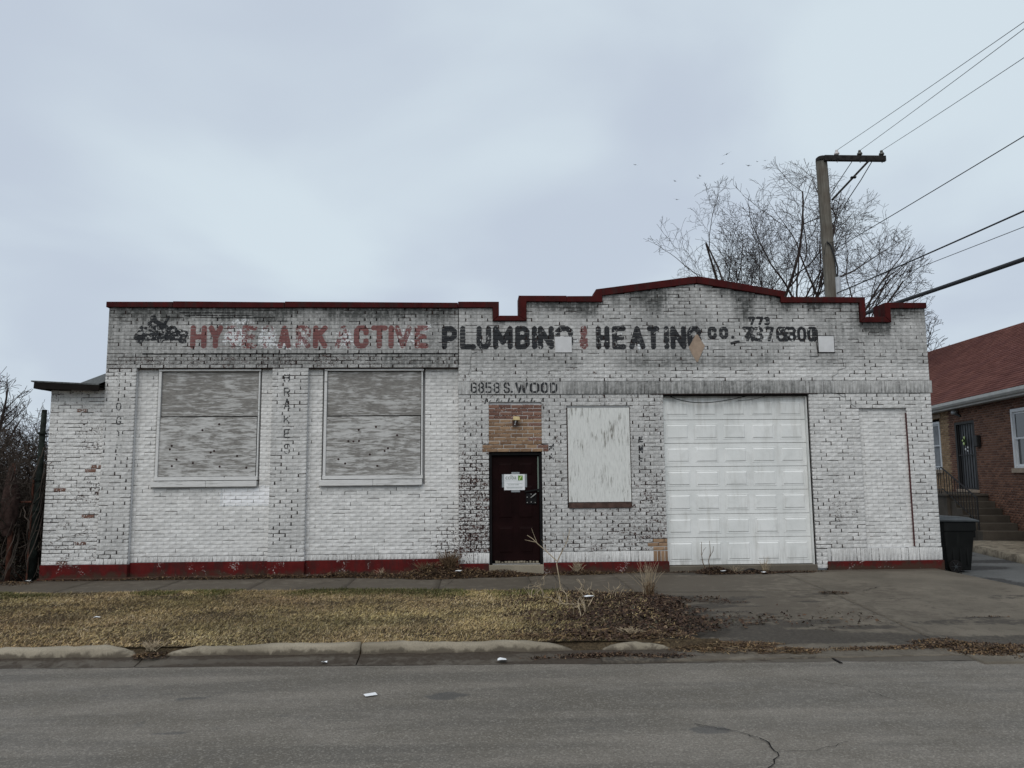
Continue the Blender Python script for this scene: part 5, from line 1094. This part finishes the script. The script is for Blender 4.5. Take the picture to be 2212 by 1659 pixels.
# ------------------------------------------------------------------ utility pole and lines
q = N('pole_wood', .9, .15); p = q.pos(); a = q.noise(q.vmul(p, (14, 14, 1.1)), 1, 5, .7); b = q.noise(p, 2, 4, .6)
M['pole'] = q.done(q.mix(q.mr(b, .35, .7, 0, .5), q.mix(q.mr(a, .3, .7), (.105, .098, .082), (.20, .186, .158)), (.085, .065, .05)), .9, a, .6, .01)
M['arm'] = plain('dark_crossarm_wood', (.026, .024, .023), .9, .15, .4, 9)
M['porcelain'] = plain('grey_glazed_insulator', (.06, .058, .048), .35, .5, .2, 9)
M['porcelain_w'] = plain('white_glazed_insulator', (.62, .58, .57), .35, .5, .1, 9)
M['galv'] = plain('galvanised_steel', (.42, .44, .46), .5, .5, .1, 9, .3)
M['cable'] = plain('black_cable', (.022, .023, .026), .7, .3, .1, 5)
PY = 6.0
up = empty('utility_pole', (9.80, PY, -.2), 0, 'weathered wooden utility pole with one crossarm to the right and three insulators', 'utility pole')
MB().tube([(.06, 0, 0), (.03, 0, 4), (.01, 0, 7), (-.045, 0, 10.3), (-.06, 0, 10.78), (-.06, 0, 10.83)], [.19, .175, .165, .155, .153, .12], 16).build('shaft', M['pole'], up, smooth=False)
MB().box(-.06, 1.70, -.235, -.13, 10.68, 10.84).build('crossarm', M['arm'], up, bevel=.01)
MB().lathe((-.055, -.03, 10.80), [(.165, -.06), (.165, .02), (.12, .06)], 14).build('pole_cap', M['arm'], up)
MB().bar((.10, -.19, 9.55), (1.22, -.19, 10.70), .085, .05).build('brace', M['arm'], up)
MB().bar((.66, -.20, 10.20), (.80, -.22, 10.19), .10, .03).build('brace_clip', M['arm'], up)
INS = []
for i, xx in enumerate((.31, .97, 1.60)):
    c = (xx, -.18, 10.84); INS.append((9.80+xx+.035, PY-.18, 10.64+.175))
    MB().lathe(c, [(.012, -.2), (.012, .02), (.05, .02), (.074, .045), (.066, .085), (.035, .11), (.042, .135), (.03, .165)], 14).build('insulator', M['porcelain_w'] if i == 0 else M['porcelain'], up, smooth=False)
MB().tube([(.155, -.12, 0), (.15, -.12, 7.35)], .085, 12).build('conduit', M['galv'], up)
m = MB(); m.tube([(-.12, -.18, 8.35), (-.02, -.19, 8.25), (.06, -.2, 7.95), (.14, -.2, 7.6), (.13, -.17, 7.35)], .02, 6); m.tube([(.15, -.15, 6.8), (.05, -.17, 8.35), (-.15, -.15, 8.3), (-.17, -.1, 8.0)], .009, 5)
m.build('service_cable', M['cable'], up)
m = MB(); m.tube([(.75, -.14, 10.68), (.52, .05, 10.3), (.30, .16, 9.95), (.12, .2, 9.7)], .011, 5); m.build('jumper_wire', M['cable'], up)
m = MB(); m.tube([(1.32, -.14, 10.68), (1.05, .0, 10.2), (.75, .08, 9.75), (.4, .12, 9.2), (.15, .13, 8.85)], .013, 5); m.build('jumper_wire', M['cable'], up)
def wire(a, b, r, lab, sag=.25, ext=2.2, name='power_line'):
    a = Vector(a); b = Vector(b); e = a+(b-a)*ext; P = []
    for k in range(41):
        t = k/40; p_ = a.lerp(e, t); p_.z -= sag*4*(t*(1-t)); P.append(p_)
    # keep the sagging line through point b
    tb = 1/ext; dz = sag*4*tb*(1-tb)
    for k in range(41): P[k].z += dz*(k/40)/tb*1.0 if k/40 <= tb else dz*1.0+dz*((k/40-tb)/tb)
    o = MB().tube(P, r, 5).build(name, M['cable'], None, smooth=True); tag(o, lab, 'power line', 'overhead lines running from the pole to the upper right')
WF = -2.0
wire(INS[0], (9.78, WF, 9.79), .0065, 'topmost thin wire, from the left insulator of the crossarm', .06)
wire(INS[1], (9.77, WF, 9.66), .0065, 'second thin wire, from the middle insulator of the crossarm', .06)
wire(INS[2], (9.72, WF, 9.11), .0065, 'third thin wire, from the outer insulator of the crossarm', .05)
wire((10.0, PY, 8.0), (9.59, WF, 7.65), .010, 'single wire leaving the pole halfway between crossarm and conduit', .05)
wire((9.9, PY-.1, 6.70), (9.47, WF, 6.29), .017, 'black cable starting at the conduit top just above the red coping', .05)
wire((10.6, PY+2, 6.9), (9.45, WF, 6.01), .007, 'thin wire just below the black cable on the right', .03)
wire((9.133, 3.0, 5.52), (9.40, WF, 5.43), .045, 'thick black bundled cable above the notch at the right end', .03)

# ------------------------------------------------------------------ brick house on the right
A_ = -math.radians(101.8)
hs = empty('brick_house', (14.65, 7.7, 0), A_, 'brown brick house with a dark red shingle roof and a barred side door', 'house')
eye = np.array((hs.matrix_basis.inverted() @ Vector(CAM))[:])
q = N('house_brick', .85, .2); p = q.pos(); w_, g_, rnd, sty = q.attr('A'); nf = q.noise(p, 40, 4, .6)
cb_ = q.mix(rnd, (.10, .048, .034), (.22, .11, .072)); cy_ = q.mix(rnd, (.24, .155, .085), (.42, .29, .17)); c = q.mix(q.mr(sty, .4, .6), cb_, cy_)
c = q.mix(q.mr(nf, .4, .75, 0, .5), c, (.06, .04, .03)); M['hbrick'] = q.done(c, .85, nf, .4, .004)
q = N('house_mortar', .95, .1); p = q.pos(); n = q.noise(p, 20, 3); M['hmortar'] = q.done(q.mix(n, (.20, .15, .12), (.32, .25, .21)), .95, n, .3, .003)
M['hstone'] = plain('pale_limestone', (.34, .27, .21), .85, .2, .15, 6); M['hwhite'] = plain('white_window_paint', (.66, .68, .70), .6, .3, .06, 5)
M['galvg'] = plain('grey_white_gutter', (.42, .42, .40), .5, .4, .1, 4); M['hsteps'] = concrete('old_step_concrete', (.050, .042, .033), (.095, .080, .064))
M['iron'] = plain('black_ironwork', (.012, .011, .011), .6, .4, .2, 8); M['stormdoor'] = plain('grey_storm_door', (.11, .115, .125), .5, .4, .12, 4)
M['curtain'] = plain('grey_curtain', (.24, .25, .26), .8, .2, .15, 6)
q = N('window_glass', .08, .6); M['glass'] = q.done((.03, .033, .036))
HB = Bricks('house')
HO = [(-1.28, .16, 1.2, 3.29), (2.47, 3.93, 1.87, 3.42), (-3.75, -2.44, 1.85, 3.53)]
ysty = lambda x, z, r: 1. if x < -1.72 else 0.
HB.lay('wall', -7.0, 7.5, -.12, 3.78, 0, .0677, .2125, holes=HO, j=.010, rec=.006, sty=ysty)
HB.finish(hs, M['hbrick'], M['hmortar'], eye)
m = MB()
for x0, x1, z0, z1 in [(-7,-3.75,-.3,3.78),(-3.75,-2.44,-.3,1.85),(-3.75,-2.44,3.53,3.78),(-2.44,-1.28,-.3,3.78),(-1.28,.16,-.3,1.2),(-1.28,.16,3.29,3.78),(.16,2.47,-.3,3.78),(2.47,3.93,-.3,1.87),(2.47,3.93,3.42,3.78),(3.93,7.5,-.3,3.78)]: m.box(x0, x1, .031, .3, z0, z1)
m.box(-7, 7.5, 8.4, 8.7, -.3, 3.78); m.box(-7, -6.7, .301, 8.399, -.3, 3.78); m.box(7.2, 7.5, .301, 8.399, -.3, 3.78); m.box(-6.6, 7.1, .4, .42, 0, 3.7); m.build('wall', M['hmortar'], hs)
# roof: shingles in courses over a deck
def rz(x): return 6.95-.0377*x
RA = (-.42, 3.90)
def rp_(x, t):   # point on the slope, t = 0 eave .. 1 ridge
    y1 = 4.2; z1 = rz(x); return (x, RA[0]+(y1-RA[0])*t, RA[1]+(z1-RA[1])*t)
m = MB(); x0, x1 = -17, 9.0
m.add([rp_(x0, 0), rp_(x1, 0), rp_(x1, 1), rp_(x0, 1), (x0, 8.82, 3.9), (x1, 8.82, 3.9)], [(0,1,2,3), (3,2,5,4)]); V = m.v
m.add([(x1, -.42, 3.86), (x1, 8.82, 3.86), (x1, 4.2, rz(x1)-.01), (x0, -.42, 3.86), (x0, 8.82, 3.86), (x0, 4.2, rz(x0)-.01)], [(0,1,2), (4,3,5), (0,3,4,1)])
q = N('red_shingle', .95, .1); p = q.pos(); w_, g_, rnd, sty = q.attr('A'); nf = q.noise(p, 60, 3, .7); nb = q.noise(p, .9, 4, .6)
c = q.mix(rnd, (.135, .055, .044), (.21, .092, .074)); c = q.mix(q.mr(nb, .35, .65, 0, .5), c, (.12, .05, .048)); c = q.mix(q.mr(nf, .4, .7, 0, .4), c, (.05, .022, .02)); M['shingle'] = q.done(c, .95, nf, .5, .004)
m.build('roof', M['shingle'], hs)
rng = np.random.default_rng(12); SV = []; rows = 34
sl = math.hypot(4.62, 3.05)
for r_i in range(rows):
    t0 = r_i/rows; t1 = (r_i+1.12)/rows; x = x0+rng.uniform(-.3, 0)
    while x < x1:
        w = rng.choice([.18, .22, .30, .34]); xa, xb = max(x, x0), min(x+w-.004, x1)
        if xb-xa > .05:
            lift = .012+.010*rng.random(); n_ = np.array([0, -.55, .83]); a, b, c_, d = [np.array(rp_(*k)) for k in ((xa, t0-.004*rng.random()), (xb, t0-.004*rng.random()), (xb, min(t1, 1)), (xa, min(t1, 1)))]
            V = np.array([a+n_*lift, b+n_*lift, c_+n_*.003, d+n_*.003, a+n_*.001, b+n_*.001]); cen = V.mean(0); SV.append((w/((cen-eye)**2).sum()*(1 if -3.6 < cen[0] < 3.8 else .01), V, rng.random()))
        x += w
SV.sort(key=lambda s: -s[0]); Fs = np.array([(0,1,2,3), (4,5,1,0), (4,0,3,3), (5,2,1,1)])[:2]
for s in SV[:300]:
    A = np.zeros((6, 4)); A[:, 2] = s[2]; c = s[1].mean(0); o = mesh_np('shingle', s[1]-c, Fs, M['shingle'], hs, {'A': A}); o.location = c
V = np.concatenate([s[1] for s in SV[300:]]); k = np.arange(len(SV)-300)*6; F = np.concatenate([k[:, None]+Fs[0], k[:, None]+Fs[1]]); A = np.zeros((len(V), 4)); A[:, 2] = np.repeat([s[2] for s in SV[300:]], 6)
o = mesh_np('shingle_field', V, F, M['shingle'], hs, {'A': A}); o['kind'] = 'stuff'
m = MB(); m.add([(x, y, z) for x in (-17, 9) for y, z in ((-.36,3.73),(-.43,3.74),(-.47,3.80),(-.47,3.885),(-.455,3.885),(-.455,3.81),(-.42,3.755),(-.36,3.745))], [(i, (i+1) % 8, 8+(i+1) % 8, 8+i) for i in range(8)]+[tuple(range(8)), tuple(range(15, 7, -1))])
m.build('gutter', M['galvg'], hs)
m = MB(); m.box(-17, 9, -.355, -.33, 3.68, 3.86); m.box(-17, 9, -.33, -.002, 3.70, 3.72); m.build('fascia', M['galvg'], hs)
# side door with bars
hd = empty('door', (0, 0, 0)); hd.parent = hs
MB().box(-1.16, .06, .10, .14, 1.25, 3.22).build('door_leaf', M['stormdoor'], hd)
m = MB(); m.box(-1.28, -1.16, -.0, .2, 1.25, 3.29); m.box(.06, .16, .0, .2, 1.25, 3.29); m.box(-1.16, .06, .0, .2, 3.22, 3.29); m.build('frame', M['iron'], hd)
for k in range(7): MB().bar((-1.08+k*.177, .03, 1.27), (-1.08+k*.177, .03, 3.2), .022).build('bar', M['iron'], hd)
MB().bar((-1.16, .03, 2.28), (.06, .03, 2.28), .03).build('cross_bar', M['iron'], hd); MB().bar((-1.16, .03, 1.29), (.06, .03, 1.29), .03).build('cross_bar', M['iron'], hd)
MB().box(-1.33, .22, -.06, .1, 1.165, 1.248).build('threshold', M['hstone'], hd, bevel=.006)
m = MB(); m.lathe((-.55, -.01, 2.70), [(.13, 0), (.14, -.015), (.10, -.02)], 10, 'Y'); m.build('wreath', plain('dark_green_wreath', (.03, .04, .02), .9, .1, .5, 40), hd, rough=.012)
for k, (px, pz, s_) in enumerate([(-.50,2.80,.05),(-.62,2.72,.035),(-.55,2.62,.05),(-.28,2.50,.035),(-.45,2.45,.04),(-.30,2.40,.03)]):
    MB().lathe((px, -.04, pz), [(s_*.5, .01), (s_, 0), (s_*.4, -.02)], 6, 'Y').build('ornament', M['ink_lime'] if k < 3 else M['paper'], hd)
MB().box(.30, .56, -.12, -.003, 2.50, 2.83).build('mailbox', M['iron'], hs, bevel=.02)
lm = empty('wall_lamp', (0, 0, 0)); lm.parent = hs
MB().lathe((-.93, -.10, 3.60), [(.02, .08), (.09, .05), (.10, -.02), (.07, -.06)], 12).build('lamp_globe', M['galv'], lm); MB().bar((-.90, -.10, 3.56), (-.72, -.01, 3.47), .06).build('bracket', M['iron'], lm)
# windows
def hwin(x0, x1, z0, z1, curt):
    wn_ = empty('window', (0, 0, 0)); wn_.parent = hs; m = MB(); f = .085
    m.box(x0, x0+f, -.02, .1, z0, z1); m.box(x1-f, x1, -.02, .1, z0, z1); m.box(x0+f, x1-f, -.02, .1, z1-f, z1); m.box(x0+f, x1-f, .0, .1, z0, z0+.06); m.build('frame', M['hwhite'], wn_, bevel=.006)
    zm = (z0+z1)/2
    for k, (a, b, y) in enumerate(((zm-.02, z1-f, .02), (z0+.06, zm+.02, .05))):
        m = MB(); xa, xb = x0+f+.003, x1-f-.003; s_ = .045
        m.box(xa, xa+s_, y, y+.03, a, b); m.box(xb-s_, xb, y, y+.03, a, b); m.box(xa+s_, xb-s_, y, y+.03, a, a+s_); m.box(xa+s_, xb-s_, y, y+.03, b-s_, b); m.build('sash', M['hwhite'], wn_)
        MB().box(xa+s_, xb-s_, y+.01, y+.016, a+s_, b-s_).build('pane', M['glass'] if not curt else M['curtain'], wn_)
    MB().box(x0+f, x1-f, .12, .13, z0, z1-f).build('curtain', M['curtain'], wn_)
    MB().box(x0-.08, x1+.08, -.06, .03, z0-.12, z0-.004).build('sill', M['hstone'], wn_, bevel=.006)
hwin(2.47, 3.93, 1.87, 3.42, False); hwin(-3.75, -2.44, 1.85, 3.42, True)
MB().box(-3.85, -2.34, -.012, .1, 3.535, 3.66).build('lintel', M['hstone'], hs)
# landing and steps along the wall
st_ = empty('steps', (0, 0, 0)); st_.parent = hs
nose = [.75, 1.16, 1.56, 1.97, 2.37, 2.75]; zs_ = [1.14, .955, .78, .605, .43, .25]
def cblock(x0, x1, y0, y1, z0, z1, nm):
    o = MB().box(x0, x1, y0, y1, z0, z1).build(nm, M['hsteps'], st_, bevel=.012); return o
cblock(-5.2, .75, -1.10, -.004, -.15, 1.08, 'landing'); MB().box(-5.22, .78, -1.14, -.004, 1.082, 1.145).build('landing_slab', M['hsteps'], st_, bevel=.01)
for k in range(1, 6): cblock(nose[k-1]+.002+.03*(k == 1), nose[k], -1.02, -.004, -.15, zs_[k], 'step')
rl = empty('railing', (0, 0, 0)); rl.parent = hs
m = MB(); m.bar((-4.6, -1.06, 1.90), (.35, -1.06, 1.90), .03); m.bar((-4.6, -1.06, 1.26), (.35, -1.06, 1.26), .022); m.bar((.35, -1.06, 1.92), (2.45, -.98, 1.10), .03); m.bar((.35, -1.06, 1.3), (2.45, -.98, .45), .022); m.build('rail', M['iron'], rl)
for k in range(32): MB().bar((-4.55+k*.155, -1.06, 1.15), (-4.55+k*.155, -1.06, 1.9), .017).build('bar', M['iron'], rl)
for k in range(12): x = .5+k*.17; z = 1.86-(x-.5)*.39; MB().bar((x, -1.05+.004*k, z-.66), (x, -1.05+.004*k, z), .017).build('bar', M['iron'], rl)
MB().bar((2.45, -.98, .2), (2.45, -.98, 1.12), .035).build('post', M['iron'], rl)
gp = grid_sheet('garden_path', np.linspace(2.9, 9, 20), np.linspace(-1.9, -.15, 8), lambda x, y: .03+0*x, M['curb'], lambda x, y: (.1+0*x, .45+0*x), None, 'structure', .2)
gp.location = hs.location; gp.rotation_euler = hs.rotation_euler; tag(gp, 'pale concrete path leading to the house steps')
bed = MB().box(-6, 2.9, -1.9, -1.12, -.2, -.09).build('planting_strip', M['soil']); bed.location = hs.location; bed.rotation_euler = hs.rotation_euler; tag(bed, 'dark soil strip beside the house steps', kind='structure')

# ------------------------------------------------------------------ wheeled rubbish cart
q = N('cart_plastic', .55, .15); p = q.pos(); n = q.noise(p, 3, 4, .6); s_ = q.noise(q.vmul(p, (9, 9, 1.5)), 1, 4); M['cart'] = q.done(q.mix(q.mr(s_, .55, .8, 0, .6), q.mix(n, (.005, .0055, .0055), (.009, .0095, .009)), (.022, .022, .021)), q.mr(n, .3, .7, .35, .6), n, .1, .005)
M['cart_lid'] = plain('grey_black_lid_plastic', (.030, .034, .036), .42, .35, .25, 6)
ct = empty('rubbish_cart', (9.34, .50, -.125), math.radians(-6), 'black wheeled rubbish cart standing at the right corner of the workshop', 'rubbish bin')
m = MB(); lo, hi = [(-.24, -.24), (.19, -.24), (.19, .24), (-.24, .24)], [(-.31, -.30), (.27, -.30), (.27, .30), (-.31, .30)]
V = [(x, y, .04) for x, y in lo]+[(x, y, .78) for x, y in hi]+[(x*1.06+.02, y*1.05, .80) for x, y in hi]+[(x*1.06+.02, y*1.05, .97) for x, y in hi]
m.add(V, [(3,2,1,0)]+[(r*4+k, r*4+(k+1) % 4, r*4+4+(k+1) % 4, r*4+4+k) for r in range(3) for k in range(4)]+[(12,13,14,15)]); m.build('body', M['cart'], ct, bevel=.02)
MB().box(.20, .335, -.22, .22, .66, .95).build('front_lip', M['cart'], ct, bevel=.02)
for k in range(3): MB().box(-.15+k*.13, -.12+k*.13, -.275-.01*k*0, -.25, .15, .72).build('rib', M['cart'], ct)
m = MB(); m.add([(-.40,-.34,.975),(.36,-.34,.965),(.36,.34,.965),(-.40,.34,.975),(-.40,-.34,1.01),(.36,-.34,.995),(.36,.34,.995),(-.40,.34,1.01),(-.30,-.24,1.075),(.20,-.24,1.05),(.20,.24,1.05),(-.30,.24,1.075)],
 [(3,2,1,0),(0,1,5,4),(1,2,6,5),(2,3,7,6),(3,0,4,7),(4,5,9,8),(5,6,10,9),(6,7,11,10),(7,4,8,11),(8,9,10,11)]); m.build('lid', M['cart_lid'], ct, bevel=.008)
m = MB(); m.tube([(-.42, -.26, .98), (-.45, -.26, 1.0), (-.45, .26, 1.0), (-.42, .26, .98)], .018, 8); m.build('handle', M['cart'], ct)
for sy in (-1, 1):
    wh = MB(); wh.lathe((-.13, sy*.285, .12), [(.05, -.03), (.118, -.028), (.125, -.015), (.125, .015), (.118, .028), (.05, .03)], 20, 'Y'); wo = wh.build('wheel', M['black_gap'], ct)
    hb = MB(); hb.lathe((-.13, sy*.285+sy*.005, .12), [(.03, -.032), (.03, .032)], 10, 'Y')
    for k in range(6): a = k*math.pi/3; hb.bar((-.13, sy*.318, .12), (-.13+.09*math.cos(a), sy*.318, .12+.09*math.sin(a)), .014, .006)
    hb.build('hub', M['galv'] if False else M['cart_lid'], wo)

# ------------------------------------------------------------------ birds
M['bird'] = plain('dark_bird', (.05, .05, .055), .9, .1, .2, 9)
BP = [(16.08,32.87,1,'bird flying farthest left of the flock'),(25.57,34.10,1.6,'largest gliding bird, highest in the flock'),(22.71,31.75,.9,'upper bird of the close pair left of the tree top'),(22.50,31.51,1.1,'lower bird of the close pair left of the tree top'),(25.10,33.06,1,'bird just below the large gliding one'),(24.26,31.08,.8,'small bird nearest above the tree crown'),(28.72,33.34,.9,'bird in the middle of the right trio'),(29.54,33.45,.8,'rightmost bird of the flock'),(27.78,32.89,1.1,'left bird of the right trio'),(20.24,29.24,1,'lowest bird of the flock, left above the tree'),(20.11,31.19,.9,'bird above the lowest one on the left')]
for k, (bx, bz, s_, lb) in enumerate(BP):
    r = random.Random(k+3); fl = r.uniform(-.1, .35); m = MB()
    m.tube([(-.22, 0, 0), (-.1, 0, .0), (.05, 0, .01), (.2, 0, .0), (.3, 0, -.005)], [.01, .06, .075, .045, .012], 6)
    for sy in (-1, 1): m.add([(-.08, sy*.04, .02), (.12, sy*.04, .02), (.06, sy*.38, .02+fl*.5), (-.04, sy*.42, .02+fl*.5), (-.14, sy*.82, .02+fl), (.02, sy*.40, .04+fl*.5)], [(0,1,2,3), (3,2,4), (1,2,5), (3,5,2)])
    m.add([(-.2, 0, 0), (-.36, -.08, 0), (-.36, .08, 0)], [(0,1,2)]); o = m.build('bird', M['bird']); o.location = (bx, 60, bz); o.rotation_euler = (r.uniform(-.5, .5), r.uniform(-.3, .3), r.uniform(1.2, 2.4)); o.scale = (s_*.42,)*3
    tag(o, lb, 'bird', 'birds circling in the sky left of the pole')
